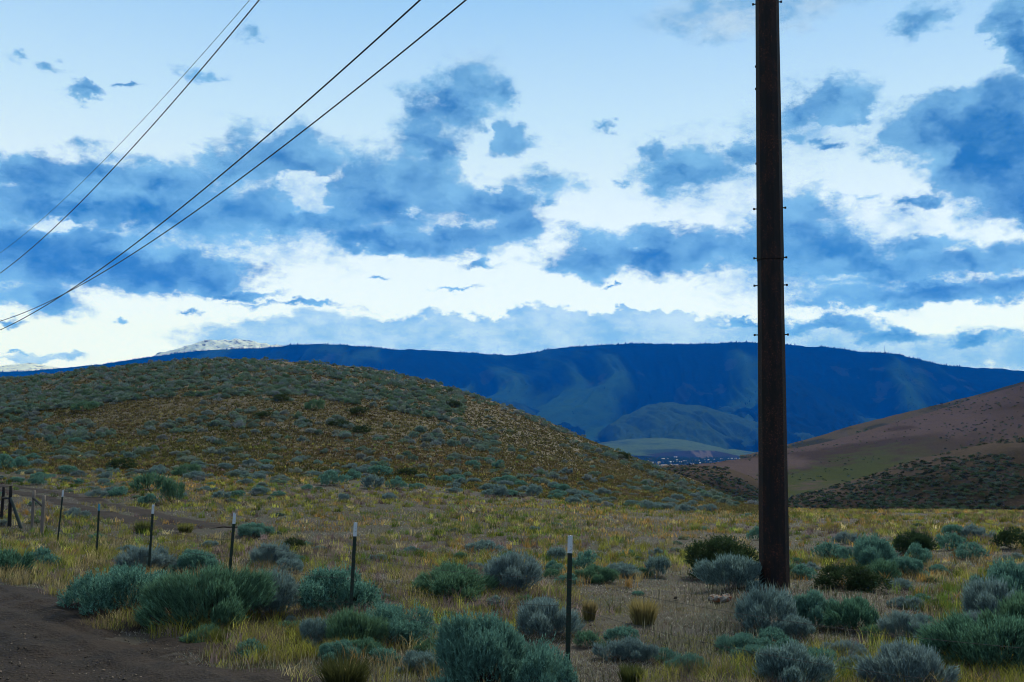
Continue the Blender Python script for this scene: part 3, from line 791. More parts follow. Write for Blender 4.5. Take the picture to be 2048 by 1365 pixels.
def bush_shape(seed, kind, sprigs, lps, ll, lw, stems):
    """unit bush: half width 1, height about 1. returns leaf triangles and stem quads"""
    g = np.random.default_rng(seed)
    L = 12 if kind != 'dark' else 15
    th = g.uniform(0, 2 * np.pi, L); rr_ = g.uniform(0.2, 0.82, L) ** 0.8
    C = np.stack([rr_ * np.cos(th), rr_ * np.sin(th), g.uniform(0.12, 0.68, L) * (1.15 - 0.7 * rr_)], -1); Rr = g.uniform(0.15, 0.36, L)
    C = np.vstack([C, [[g.uniform(-.2, .2), g.uniform(-.2, .2), 0.28]]]); Rr = np.append(Rr, 0.56)
    P, Nn = [], []
    need = sprigs
    while need > 0:
        n = need * 3
        k = g.choice(len(Rr), n, p=Rr ** 2 / (Rr ** 2).sum())
        d = norm(g.normal(size=(n, 3))); d[:, 2] = np.where(d[:, 2] < -0.35, -d[:, 2], d[:, 2])
        dep = g.uniform(0, 1, n) ** 2.2 * 0.45
        p = C[k] + Rr[k][:, None] * d * (1 - dep)[:, None]
        ok = p[:, 2] > 0.04
        cell = vnoise(p[:, 0] * 3.6 + 40 + p[:, 2] * 2.1, p[:, 1] * 3.6 + 40 - p[:, 2] * 3.1, seed + 5)
        ok &= (cell > 0.31) | (g.uniform(0, 1, n) < 0.22)
        for c, r_ in zip(C, Rr):
            ok &= np.linalg.norm(p - c, axis=1) > r_ * 0.62
        P.append(p[ok][:need]); Nn.append(d[ok][:need]); need -= len(P[-1])
    P, N_ = np.vstack(P), np.vstack(Nn)
    up = np.array([0, 0, 1.0])
    if kind in ('grey', 'broom'):
        D = norm(norm(P - np.array([0, 0, -0.25])) * 0.9 + up * 0.45 + g.normal(size=P.shape) * 0.14); spread, slen = 0.22, 0.20
    elif kind == 'dark':
        D = norm(N_ * 0.8 + up * 0.35 + g.normal(size=P.shape) * 0.35); spread, slen = 1.0, 0.16
    else:
        D = norm(N_ * 0.35 + norm(P) * 0.3 + up * 0.75 + g.normal(size=P.shape) * 0.16); spread, slen = 0.48, 0.15
    clump = 0.45 + 1.15 * vnoise(P[:, 0] * 5 + 9, P[:, 1] * 5 + P[:, 2] * 5, seed) + (g.uniform(0, 1, len(P)) > 0.965) * 0.7
    D_len = slen * g.uniform(0.6, 1.25, len(P)) * clump
    s_ = np.linspace(0.0, 1.0, lps)[None, :, None] * g.uniform(0.85, 1.0, (len(P), lps, 1))
    base = P[:, None] + D[:, None] * D_len[:, None, None] * s_
    ld = norm(D[:, None] + g.normal(size=base.shape) * spread)
    wd = norm(np.cross(ld, g.normal(size=base.shape)))
    l_ = ll * g.uniform(0.6, 1.2, base.shape[:2])[..., None]
    A = base - wd * lw; B = base + wd * lw; T_ = base + ld * l_
    V = np.stack([A, B, T_], 2).reshape(-1, 3)
    V[:, 2] = np.maximum(V[:, 2], 0.0)
    F = np.arange(len(V)).reshape(-1, 3)
    # woody stems
    SV, SF = [], []
    if stems:
        pick = g.choice(len(P), min(stems, len(P)), replace=False)
        for k in pick:
            e = P[k] + D[k] * D_len[k] * 0.3; r0 = g.normal(size=3) * [0.1, 0.1, 0]
            mid = (r0 + e) * 0.5 + np.array([e[0] * 0.12, e[1] * 0.12, -0.04])
            pts = [r0, mid, e]; w0 = (0.012 if kind != 'grey' else 0.008) * g.uniform(0.6, 1.3)
            tv = np.cross(e - r0, g.normal(size=3)); tv /= np.linalg.norm(tv)
            b0 = len(SV)
            for q, wq in zip(pts, (w0, w0 * .7, w0 * .3)): SV += [q - tv * wq, q + tv * wq]
            SF += [(b0, b0+1, b0+3, b0+2), (b0+2, b0+3, b0+5, b0+4)]
    return V, F, (np.array(SV) if SV else None), (np.array(SF) if SF else None)

MAT_OF = {'sage': 'sage', 'broom': 'green', 'grey': 'grey', 'dark': 'dark', 'bluesage': 'sage'}
LOD = {'hero': (5600, 10, 0.058, 0.0075, 90), 'near': (2600, 9, 0.070, 0.0105, 50), 'mid': (560, 7, 0.11, 0.02, 20), 'far': (190, 5, 0.19, 0.045, 0), 'dot': (44, 4, 0.32, 0.10, 0)}
PROTO = {}
def proto(kind, lod, var):
    key = (kind, lod, var)
    if key in PROTO: return PROTO[key]
    ns_, lp, ll, lw, st = LOD[lod]
    if kind == 'grey': st = int(st * 1.4)
    if kind == 'dark': ll, lw, ns_ = ll * 0.8, lw * 1.3, int(ns_ * 0.9)
    if kind in ('grey', 'broom'): ll, lw = ll * 1.5, lw * 0.8
    V, F, SV, SF = bush_shape(100 + var * 17 + len(kind) * 5 + len(lod), kind, ns_, lp, ll, lw, st)
    mt = LM[MAT_OF[kind]]
    a = bpy.data.meshes.new(kind + '_foliage'); o = mesh(kind + '_foliage', V, F, mt); md = o.data; bpy.data.objects.remove(o)
    sd = None
    if SV is not None:
        o = mesh('stems', SV, SF, m_twig if kind == 'grey' else m_stem); sd = o.data; bpy.data.objects.remove(o)
    PROTO[key] = (md, sd, (V, F))
    return PROTO[key]

BUSHES = []     # x, y, half width, height, kind, label, group
def bpx(x0, x1, yt, yb, kind, label, group=None):
    """a bush that fills columns x0..x1 and rows yt..yb of the photograph; its foot is at yb"""
    x, y = hit((x0 + x1) / 2, yb - (yb - yt) * 0.12, lo=3.0)
    d = math.hypot(x, y); hw = (x1 - x0) / 2 / FPX * d
    h = (yb - yt) / FPX * d * 0.86
    BUSHES.append([x, y, hw, h, kind, label, group])

# fast lookup pixel -> ground point for scattering
_LU = np.linspace(cv(-260, 900)[0], cv(2300, 900)[0], 900)
_LD = np.exp(np.linspace(math.log(4.5), math.log(330), 900))
_gx, _gy = np.meshgrid(_LU, _LD, indexing='ij')
_LV = np.maximum.accumulate((G(_gx * _gy, _gy) - CAMZ) / _gy, axis=1)
def hits(px, py):
    px, py = np.asarray(px, float), np.asarray(py, float)
    D = np.stack([px - 1024, -(py - 682.5), np.full(px.shape, -FPX)], -1) @ CR.T
    u, v = D[..., 0] / D[..., 1], D[..., 2] / D[..., 1]
    c = np.clip(np.searchsorted(_LU, u), 0, 899)
    k = np.array([np.searchsorted(_LV[ci], vi) for ci, vi in zip(c, v)])
    ok = k < 899; k = np.clip(k, 1, 899)
    v0, v1 = _LV[c, k - 1], _LV[c, k]
    f = np.clip((v - v0) / np.maximum(1e-9, v1 - v0), 0, 1)
    d = _LD[k - 1] + (_LD[k] - _LD[k - 1]) * f
    return u * d, d, ok

S, BR, GR, DK = 'sage', 'broom', 'grey', 'dark'
for a in [
 (155, 330, 1134, 1232, S, 'wide teal sagebrush at the dirt road edge, left of the big rounded feathery bush'),
 (298, 525, 1143, 1268, BR, 'big rounded feathery blue-green bush by the dirt road'),
 (482, 605, 1150, 1242, GR, 'bush with silvery bare twigs touching the right of the big rounded roadside bush'),
 (585, 740, 1132, 1235, S, 'loose teal sagebrush growing around the second metal post from the right'),
 (588, 680, 1235, 1300, GR, 'low bluish twiggy bush at the left of a green clump near the road'),
 (640, 762, 1222, 1312, BR, 'green rounded bush with pale twigs at the foot of the second post from the right'),
 (700, 858, 1205, 1298, S, 'dark teal leafy dome bush right of the second metal post from the right'),
 (832, 1092, 1222, 1420, S, 'largest and closest sagebrush, grey-green with upright sprigs at the bottom edge'),
 (1000, 1165, 1300, 1440, S, 'bright teal sagebrush sprigs in the bottom foreground, left of the nearest metal post'),
 (1022, 1150, 1200, 1282, GR, 'spiky lilac-grey bush just left of the nearest white-tipped post'),
 (822, 1005, 1130, 1200, BR, 'green dark-based bush, left half of the pair in the open behind the nearest post'),
 (955, 1095, 1110, 1192, GR, 'silvery teal bush, right half of the pair in the open behind the nearest post'),
 (500, 580, 1088, 1138, GR, 'slanting grey-green bush between the second and third posts from the right'),
 (545, 612, 1118, 1152, GR, 'pale spiky low bush in front of a slanting grey-green bush'),
 (568, 612, 1072, 1105, DK, 'small dark olive bush above the slanting grey-green bush'),
 (468, 545, 1045, 1078, S, 'low teal mound of sagebrush just right of the third post from the right'),
 (933, 1006, 1080, 1108, GR, 'low lilac-grey bush alone in the middle of the field'),
 (1088, 1140, 1094, 1128, GR, 'small bluish bush with yellow flowers behind the white tip of the nearest post'),
 (1088, 1135, 1118, 1152, S, 'round teal bush directly left of the nearest post'),
 (1136, 1200, 1100, 1148, S, 'rounded teal bush directly right of the nearest post'),
 (1155, 1235, 1130, 1168, BR, 'low green bush below the teal one right of the nearest post'),
 (1285, 1345, 1112, 1158, GR, 'round bluish-grey bush midway between the nearest post and the steel pole'),
 (1298, 1325, 1095, 1116, GR, 'tiny pale bush behind the round bluish-grey one'),
 (1200, 1290, 1128, 1162, GR, 'flat brownish-grey bush left of the round bluish-grey bush'),
 (1362, 1520, 1072, 1168, DK, 'large dark green irregular bush left of the steel pole'),
 (1402, 1530, 1110, 1186, GR, 'pale teal dome bush touching the left side of the steel pole'),
 (1494, 1530, 1052, 1086, S, 'small dark teal bush half hidden behind the steel pole'),
 (1628, 1700, 1086, 1130, S, 'rounded sagebrush right of the steel pole, left end of the bush cluster'),
 (1668, 1712, 1064, 1092, GR, 'small round bluish bush standing above the cluster right of the steel pole'),
 (1684, 1800, 1076, 1152, S, 'tall dense teal sagebrush in the middle of the cluster right of the pole'),
 (1728, 1800, 1122, 1168, BR, 'bright feathery green bush at the front of the cluster right of the pole'),
 (1775, 1852, 1112, 1158, S, 'mid teal bush on the right of the feathery green bush'),
 (1780, 1868, 1062, 1118, DK, 'dark green loose bush behind the cluster right of the pole'),
 (1630, 1755, 1130, 1188, DK, 'low dark green bush at the front left of the cluster right of the pole'),
 (1582, 1640, 1128, 1162, S, 'small dark teal bush close to the right side of the pole'),
 (1808, 1860, 1090, 1136, S, 'ragged teal bush at the right end of the cluster right of the pole'),
 (1872, 1930, 1066, 1108, S, 'dark round sagebrush in the group near the right edge of the field'),
 (1888, 1935, 1050, 1078, S, 'small teal bush topmost left in the group near the right edge of the field'),
 (1925, 1985, 1052, 1080, GR, 'greyish bush topmost right in the group near the right edge of the field'),
 (1905, 1970, 1088, 1122, S, 'bright low teal bush at the front of the group near the right field edge'),
 (1990, 2065, 1056, 1104, DK, 'dark olive bush cut by the right edge of the photo, behind the others'),
 (1955, 2075, 1132, 1225, S, 'upper part of the large bush mass at the right edge, rounded and teal'),
 (1925, 2040, 1168, 1255, GR, 'feathery bluish bush on the left of the large mass at the right edge'),
 (1980, 2120, 1195, 1290, BR, 'green rounded bush in the large mass cut by the right edge'),
 (1880, 2100, 1245, 1355, BR, 'huge dark green bush in the bottom right corner'),
 (1475, 1600, 1180, 1272, GR, 'wide feathery grey-teal bush in front of the mound of the steel pole'),
 (1575, 1672, 1178, 1262, S, 'teal bush right of the feathery grey-teal one, in front of the pole mound'),
 (1660, 1762, 1198, 1265, BR, 'rounded green-topped bush in front and right of the pole mound'),
 (1765, 1852, 1226, 1280, GR, 'small dome bush with fine grey leaves, right of the green-topped bush'),
 (1505, 1650, 1288, 1385, GR, 'spiky grey-blue bush at the bottom edge below the steel pole'),
 (1735, 1905, 1298, 1395, GR, 'bluish bush at the bottom edge with a green core, right of the spiky one'),
 (235, 335, 1096, 1148, GR, 'dark grey-teal bush at the foot of the fourth post from the right'),
 (340, 432, 1098, 1152, S, 'loose small-leaved bush between the third and fourth posts from the right'),
 (-15, 58, 1105, 1152, BR, 'green-teal bush at the left edge of the photo, above the dirt road'),
 (45, 110, 1098, 1140, S, 'rounded teal bush second from the left edge, above the dirt road'),
 (462, 530, 1278, 1318, S, 'small low teal bush on the verge below the big rounded bush'),
 (372, 440, 1252, 1290, BR, 'little green tuft-like bush at the verge of the dirt road'),
 (318, 370, 962, 1012, BR, 'tall dense green bush, right half of the biggest clump in the left field'),
 (262, 335, 950, 988, BR, 'grey-green bush, back half of the biggest clump out in the field on the left'),
 (278, 318, 988, 1014, S, 'small round green bush at the front of the biggest clump in the left field'),
 (352, 402, 930, 955, BR, 'dark compact bush at the hill foot, right of the biggest left clump'),
 (215, 272, 917, 943, DK, 'dark green flat bush at the hill foot above the dirt track'),
 (638, 692, 940, 976, S, 'large rounded sagebrush at the left end of the clump near the hill foot'),
 (688, 722, 938, 962, S, 'second sagebrush from the left in the clump near the hill foot'),
 (722, 770, 950, 982, GR, 'greyish bush at the front of the clump near the hill foot'),
 (738, 790, 930, 956, S, 'topmost sagebrush of the clump near the hill foot'),
 (770, 812, 952, 982, S, 'dark teal bush at the right end of the clump near the hill foot'),
 (790, 836, 934, 955, DK, 'dark brown-green bush behind the right end of the clump near the hill foot'),
 (760, 798, 985, 1003, GR, 'small oval bluish bush in the field below the hill foot clump'),
 (672, 702, 988, 1006, GR, 'small pale bush left of the oval bluish one in the field'),
 (597, 627, 968, 982, S, 'little round bush left of the clump near the hill foot'),
 (985, 1045, 950, 972, S, 'rounded green bush at the hill foot in the middle of the photo'),
 (988, 1022, 970, 998, GR, 'pale bush in front of the rounded green one at the hill foot'),
 (1045, 1085, 970, 998, GR, 'pale twiggy bush right of the rounded green one at the hill foot'),
 (898, 930, 974, 988, GR, 'small bluish bush left of the rounded green one at the hill foot'),
 (-20, 30, 912, 944, S, 'bushy sagebrush at the left edge by the hill foot'),
 (22, 60, 914, 940, S, 'green sagebrush next to the left edge one at the hill foot'),
 (115, 158, 932, 952, S, 'flat teal bush at the hill foot between track and dark bush'),
 (62, 112, 945, 960, S, 'wide low teal bush left of the flat one, just above the track'),
 (58, 92, 955, 972, S, 'small teal bush beside the dirt track at the left'),
 (148, 168, 957, 971, S, 'tiny round green bush standing alone above the track'),
 (190, 218, 958, 972, GR, 'tiny pale round bush standing alone above the track'),
 (176, 212, 980, 997, GR, 'low grey bush just above the blue-tipped post'),
 (212, 258, 974, 996, S, 'low green bush left of the biggest clump in the left field'),
 (425, 460, 982, 1000, GR, 'left one of two touching grey bushes right of the biggest left clump'),
 (458, 488, 980, 998, S, 'right one of two touching grey bushes right of the biggest left clump'),
 (132, 172, 1018, 1040, GR, 'bluish grey bush beside the pale gravel patch of the track'),
 (690, 738, 812, 832, DK, 'dark flat bush highest of the dark group on the hillside'),
 (652, 708, 838, 856, DK, 'dark flat bush leftmost of the lower dark ones on the hillside'),
 (696, 750, 850, 870, DK, 'dark flat bush lowest of the dark group on the hillside'),
 (590, 622, 838, 850, DK, 'small dark bush left of the dark group on the hillside'),
 (503, 545, 822, 838, DK, 'dark bush in the middle of the hillside, left of the dark group'),
 (612, 650, 800, 824, BR, 'large rounded green bush on the upper hillside'),
 (540, 585, 788, 806, DK, 'dark brownish bush high on the hillside'),
 (888, 925, 798, 818, DK, 'dark bush high on the right shoulder of the hill'),
 (1232, 1262, 902, 922, DK, 'dark bush on the skyline low on the right flank of the hill'),
 (150, 195, 805, 825, BR, 'rounded green bush on the left hillside standing on its own'),
]: bpx(*a)
N_NAMED = len(BUSHES)
LMK = [(1135, 1200, 'nearest fence post'), (699, 1150, 'second post from the right'), (456, 1100, 'third post from the right'), (298, 1070, 'fourth post from the right'),
       (193, 1060, 'blue-tipped post'), (116, 1035, 'leftmost metal post'), (85, 1030, 'pale wooden posts'), (15, 1010, 'dark wooden brace'), (1548, 1080, 'steel pole'), (1548, 1200, 'pole mound'),
       (410, 1205, 'big rounded roadside bush'), (975, 1290, 'largest sagebrush'), (1286, 1220, 'upright yellow tussock'), (910, 1165, 'green dark-based bush'), (1440, 1120, 'large dark green bush'),
       (1465, 1148, 'pale dome bush by the pole'), (1740, 1115, 'tall sagebrush of the right cluster'), (1930, 1080, 'bush group at the right field edge'), (2000, 1190, 'big bush mass at the right edge'),
       (1535, 1225, 'wide feathery bush before the mound'), (1710, 1232, 'green-topped bush right of the mound'), (1575, 1335, 'spiky bush at the bottom edge'), (1820, 1340, 'bluish bush at the bottom edge'),
       (778, 1250, 'dark teal dome bush'), (970, 1094, 'lone lilac-grey bush'), (1315, 1135, 'round bluish-grey bush'), (505, 1062, 'low teal mound in the left field'), (320, 985, 'biggest left field clump'),
       (377, 942, 'dark compact bush at the hill foot'), (243, 930, 'dark flat bush at the hill foot'), (740, 955, 'hill foot clump'), (1015, 962, 'rounded green hill foot bush'), (1065, 985, 'pale twiggy hill foot bush'),
       (779, 994, 'small oval bluish bush'), (475, 990, 'two touching grey bushes'), (20, 930, 'left edge hill foot bushes'), (714, 822, 'highest of the dark hillside bushes'), (680, 847, 'leftmost of the low dark hillside bushes'),
       (723, 860, 'lowest of the dark hillside bushes'), (524, 830, 'dark bush mid hillside'), (631, 812, 'large green hillside bush'), (562, 797, 'dark brownish bush high on the hill'), (906, 808, 'dark bush on the right shoulder'),
       (1247, 912, 'dark bush low on the skyline'), (172, 815, 'rounded green bush on the left hillside'), (500, 716, 'top of the hill'), (1480, 1000, 'right tip of the hill'), (20, 760, 'left end of the hill crest'), (1100, 850, 'middle of the right hill flank'),
       (1350, 960, 'foot of the right skyline'), (250, 730, 'left part of the hill crest'), (750, 742, 'right part of the hill crest'), (60, 860, 'left border of the hillside'), (300, 880, 'lower left hillside'), (900, 900, 'bare lower hillside')]
def where(grp, kind, w, px, py):
    look = {'sage': 'teal', 'broom': 'green', 'grey': 'pale grey', 'dark': 'dark'}[kind]
    lo, hi_ = {'hill': (0.45, 0.6), 'foot': (0.4, 0.5), 'field': (0.14, 0.21)}[grp]
    size = 'small' if w < lo else 'larger' if w > hi_ else 'middling'
    dx, dy, nm = min(((px - a, (py - b_) * 1.5, c) for a, b_, c in LMK), key=lambda t: t[0] ** 2 + t[1] ** 2)
    r_ = math.hypot(dx, dy); an = math.degrees(math.atan2(-dy, dx)) % 360
    way = ['right of', 'above and right of', 'above', 'above and left of', 'left of', 'below and left of', 'below', 'below and right of'][int((an + 22.5) // 45) % 8]
    far = 'touching distance' if 0 else ('just ' if r_ < 45 else '' if r_ < 95 else 'well ')
    t_ = '%s %s bush %s%s the %s' % (size, look, far, way, nm)
    return t_ if len(t_.split()) < 17 else t_.replace('just ', '').replace('well ', '').replace('pale ', '', 1)
GRP = {'field': ('small grey-green sagebrush scattered over the open field', 'small sagebrush in the field'),
       'foot': ('small sagebrush in the belt along the foot of the rounded hill', 'sagebrush along the hill foot'),
       'hill': ('sagebrush dotted over the slope of the rounded hill', 'sagebrush on the hillside')}
def scatter(n, x0, x1, ylo, yhi, hw, grp, kinds, keep=None, hk=0.95):
    px = rng.uniform(x0, x1, n); f = rng.uniform(0, 1, n)
    py = ylo(px) + (yhi(px) - ylo(px)) * f
    X, Y, ok = hits(px, py)
    kk = rng.choice(kinds, n)
    for i in range(n):
        if not ok[i]: continue
        if keep is not None and not keep(X[i], Y[i], px[i], py[i]): continue
        a_, c_ = road_cover(np.array([X[i]]), np.array([Y[i]]))
        if a_[0] > 0.02 or c_[0] > 0.05: continue
        w = rng.uniform(*hw)
        BUSHES.append([float(X[i]), float(Y[i]), w, w * rng.uniform(0.8, 1.25) * hk, str(kk[i]), where(grp, str(kk[i]), w, px[i], py[i]), GRP[grp][1]])
def line(pts):
    P = np.array(pts, float); return lambda x: np.interp(x, P[:, 0], P[:, 1])
crest = line([(-200,768),(0,754),(100,744),(200,731),(300,721),(450,713),(600,715),(750,738),(900,768),(1000,803),(1100,845),(1200,888),(1300,928),(1400,968),(1480,996)])
foot = line([(-200,915),(0,916),(500,928),(750,936),(1000,962),(1250,985),(1500,1002),(2300,1020)])
def clus(sc, th, seed): return lambda x, y, px, py: fbm(np.array([x / sc]), np.array([y / sc]), 2, seed)[0] > th
add = lambda fn, v: (lambda x: fn(x) + v)
scatter(2900, -60, 930, add(crest, 2), add(crest, 78), (0.28, 0.66), 'hill', [S, S, S, GR, BR], clus(6, 0.30, 200))
scatter(420, 900, 1490, add(crest, 1), add(crest, 26), (0.3, 0.66), 'hill', [S, GR, S], clus(7, 0.42, 201))
scatter(560, -60, 1000, add(crest, 75), add(crest, 150), (0.32, 0.72), 'hill', [S, S, GR], clus(8, 0.47, 202))
scatter(170, -60, 1150, add(crest, 130), foot, (0.25, 0.55), 'hill', [S, S, GR], clus(10, 0.45, 203))
scatter(110, 880, 1440, add(crest, 25), foot, (0.28, 0.6), 'hill', [S, GR], clus(8, 0.42, 204))
scatter(230, -60, 1520, add(foot, -14), add(foot, 34), (0.3, 0.62), 'foot', [S, GR, GR], clus(7, 0.42, 205), 0.7)
scatter(60, -60, 640, add(foot, 20), line([(-200, 1000), (640, 1010)]), (0.25, 0.5), 'foot', [S, GR], None, 0.7)
scatter(46, 0, 2060, line([(0, 1010), (2060, 1050)]), line([(0, 1120), (2060, 1130)]), (0.13, 0.28), 'field', [GR, S], None, 0.7)
scatter(170, 560, 2060, line([(0, 1120), (2060, 1110)]), line([(0, 1350), (2060, 1350)]), (0.09, 0.30), 'field', [S, S, GR, BR], lambda X, Y, a, c: not (1380 < a < 1690 and 1165 < c < 1262) and not (1140 < a < 1480 and 1170 < c < 1345 and random.random() < 0.8), 0.8)

def appsize(b_): return b_[2] / math.hypot(b_[0], b_[1])
order = list(range(N_NAMED)) + sorted(range(N_NAMED, len(BUSHES)), key=lambda i: -appsize(BUSHES[i]))
INDIV, REST = order[:298], order[298:]
_same = {}
for i in INDIV[N_NAMED:]: _same.setdefault(BUSHES[i][5], []).append(i)
for t_, ids in _same.items():
    ids.sort(key=lambda i: math.hypot(BUSHES[i][0], BUSHES[i][1]))
    if len(ids) in (2, 3):
        for i, wd in zip(ids, ['nearer', 'farther'] if len(ids) == 2 else ['nearest', 'middle', 'farthest']):
            nt_ = '%s %s' % (wd, t_)
            if len(nt_.split()) <= 16: BUSHES[i][5] = nt_
for n_, i in enumerate(INDIV):
    x, y, hw, h, kind, label, group = BUSHES[i]
    px_w = hw * 2 / math.hypot(x, y) * 1000
    lod = 'hero' if px_w > 95 else 'near' if px_w > 38 else 'mid' if px_w > 13 else 'far'
    md, sd, _ = proto(kind, lod, n_ % (3 if lod in ('hero', 'near') else 4))
    z = float(G(x, y)) - 0.03
    rz = random.uniform(0, 6.28)
    if sd is not None:
        t = empty('sagebrush' if kind != 'dark' else 'dark_shrub', (x, y, z), rz)
        for nm, dd in (('foliage', md), ('stems', sd)):
            c = bpy.data.objects.new(nm, dd); COL.objects.link(c); c.parent = t
    else:
        t = bpy.data.objects.new('sagebrush' if kind != 'dark' else 'dark_shrub', md); COL.objects.link(t)
        t.location = (x, y, z); t.rotation_euler = (0, 0, rz)
    t.scale = (hw * 1.0, hw * 1.0, h * 1.0)
    tag(t, label, 'bush', group)

# the rest of the scrub: too many to count, one object
m_scrub, b = newmat('scrub_leaf', 0.8, 0.1)
ge = NN('ShaderNodeNewGeometry')
sc_c = MIXC(ge.outputs['Random Per Island'], attr('kindcol'), MIXC(0.45, attr('kindcol'), (0.01, 0.02, 0.015, 1))); LK(sc_c, b.inputs['Base Color'])
tr = NN('ShaderNodeBsdfTranslucent'); LK(sc_c, tr.inputs[0]); mx = NN('ShaderNodeMixShader'); mx.inputs[0].default_value = 0.35
LK(b.outputs[0], mx.inputs[1]); LK(tr.outputs[0], mx.inputs[2]); LK(mx.outputs[0], nt.nodes['Material Output'].inputs[0])
KC = {'sage': (0.21, 0.33, 0.25), 'broom': (0.15, 0.26, 0.15), 'grey': (0.28, 0.36, 0.33), 'dark': (0.035, 0.065, 0.03)}
def join_bushes(name, items, lodfn):
    VV, FF, CC = [], [], []; off = 0
    for (x, y, z, hw, h, kind) in items:
        V, F = proto(kind, lodfn(x, y, hw), random.randrange(4))[2]
        a = random.uniform(0, 6.28); c, s_ = math.cos(a), math.sin(a)
        q = np.empty_like(V)
        q[:, 0] = (V[:, 0] * c - V[:, 1] * s_) * hw + x; q[:, 1] = (V[:, 0] * s_ + V[:, 1] * c) * hw + y; q[:, 2] = V[:, 2] * h + z
        VV.append(q); FF.append(F + off); off += len(V)
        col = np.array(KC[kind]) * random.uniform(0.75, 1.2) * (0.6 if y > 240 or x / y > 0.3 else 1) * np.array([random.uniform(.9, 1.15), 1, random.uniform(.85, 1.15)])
        CC.append(np.tile(col, (len(V), 1)))
    return mesh(name, np.vstack(VV), np.vstack(FF), m_scrub, cols=np.vstack(CC))
rest = [(BUSHES[i][0], BUSHES[i][1], float(G(BUSHES[i][0], BUSHES[i][1])) - 0.05, BUSHES[i][2], BUSHES[i][3], BUSHES[i][4]) for i in REST]

def on_hill(V, n, hw, kinds, t0, t1, sc, th, seed, u0=-9, u1=9):
    a, c = V.shape[:2]; th -= 0.08 if sc == 14 else 0; nfront = a - 13; out = []
    while len(out) < n:
        i, j = rng.uniform(t0, t1) * (nfront - 1), rng.uniform(0, c - 1.001)
        i0, j0 = int(i), int(j); fi, fj = i - i0, j - j0
        p = (V[i0, j0] * (1 - fi) + V[i0 + 1, j0] * fi) * (1 - fj) + (V[i0, j0 + 1] * (1 - fi) + V[i0 + 1, j0 + 1] * fi) * fj
        if not (u0 < p[0] / p[1] < u1): continue
        if fbm(np.array([p[0] / sc]), np.array([p[1] / sc]), 2, seed)[0] < th: continue
        w = rng.uniform(*hw); out.append((p[0], p[1], p[2] - 0.1, w, w * 0.8, str(rng.choice(kinds))))
    return out
rest += on_hill(AV, 4200, (0.3, 0.75), [DK, S, DK, BR], 0.3, 1.0, 14, 0.42, 301)
rest += on_hill(CV_, 2400, (0.3, 0.8), [DK, DK, S, BR], 0.3, 1.0, 14, 0.36, 302)
rest += on_hill(BV, 500, (0.4, 1.0), [DK, S, BR], 0.05, 1.0, 40, 0.53, 303)
rest += on_hill(BV, 700, (0.5, 1.3), [DK, S, BR], 0.35, 1.0, 40, 0.40, 305, uof(1880))
rest += on_hill(DV, 900, (1.0, 2.2), [DK, S, BR], 0.7, 1.0, 50, 0.42, 304)
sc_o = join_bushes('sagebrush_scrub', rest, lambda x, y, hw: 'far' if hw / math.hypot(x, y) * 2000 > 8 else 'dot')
tag(sc_o, kind='stuff')

# ------------------------------------------------------------------ grass
VIEW_K = 1.0
def blades(name, X, Y, H, Wd, C, lean=0.35, curve=True, mat=None):
    n = len(X); Z = G(X, Y) - 0.01
    az_ = rng.uniform(0, 2 * np.pi, n); la = rng.normal(0, lean, n); lb = rng.normal(0, lean, n)
    tx, ty = X + la * H, Y + lb * H
    wx, wy = np.cos(az_) * Wd / 2, np.sin(az_) * Wd / 2
    if curve:
        mx, my = X + la * H * 0.3, Y + lb * H * 0.3
        V = np.stack([np.stack([X - wx, Y - wy, Z], -1), np.stack([X + wx, Y + wy, Z], -1),
                      np.stack([mx + wx * .8, my + wy * .8, Z + H * .6], -1), np.stack([mx - wx * .8, my - wy * .8, Z + H * .6], -1), np.stack([tx, ty, Z + H], -1)], 1)
        b0 = np.arange(n)[:, None] * 5
        F = np.vstack([b0 + [0, 1, 2], b0 + [0, 2, 3], b0 + [3, 2, 4]]); k = 5
    else:
        V = np.stack([np.stack([X - wx, Y - wy, Z], -1), np.stack([X + wx, Y + wy, Z], -1), np.stack([tx, ty, Z + H], -1)], 1)
        F = np.arange(n)[:, None] * 3 + [0, 1, 2]; k = 3
    o = mesh(name, V.reshape(-1, 3), F, mat or m_grass, cols=np.repeat(C, k, axis=0)); tag(o, kind='stuff'); return o

def palette(X, Y, n, pal, sc, seed):
    """colour by patches: the palette entry is chosen with weights that drift over the ground"""
    P = np.array(pal); m = len(P)
    wts = np.stack([np.exp(6 * fbm(X / sc + 31 * k, Y / sc - 17 * k, 3, seed + k)) for k in range(m)], -1) * np.array([1.0] * m)
    wts /= wts.sum(1, keepdims=True); cu = np.cumsum(wts, 1); r_ = rng.uniform(0, 1, n)[:, None]
    return P[np.clip((r_ > cu).sum(1), 0, m - 1)] * np.exp(rng.normal(-0.1, 0.42, (n, 1)))

MAUVE, STRAW, PALES, YG, GREEN, ORANGE, BROWN = (0.20, 0.145, 0.145), (0.33, 0.27, 0.13), (0.42, 0.39, 0.34), (0.27, 0.27, 0.055), (0.11, 0.17, 0.035), (0.40, 0.24, 0.075), (0.09, 0.055, 0.04)

def depth_samples(n, d0, d1, p=1.0, u0=-0.60, u1=0.60):
    """bearings even, distances denser near the viewer"""
    q = rng.uniform(0, 1, n); e = 1 - p
    d = np.exp(math.log(d0) + (math.log(d1) - math.log(d0)) * q) if abs(e) < 1e-6 else (d0 ** e + (d1 ** e - d0 ** e) * q) ** (1 / e)
    return rng.uniform(u0, u1, n) * d, d

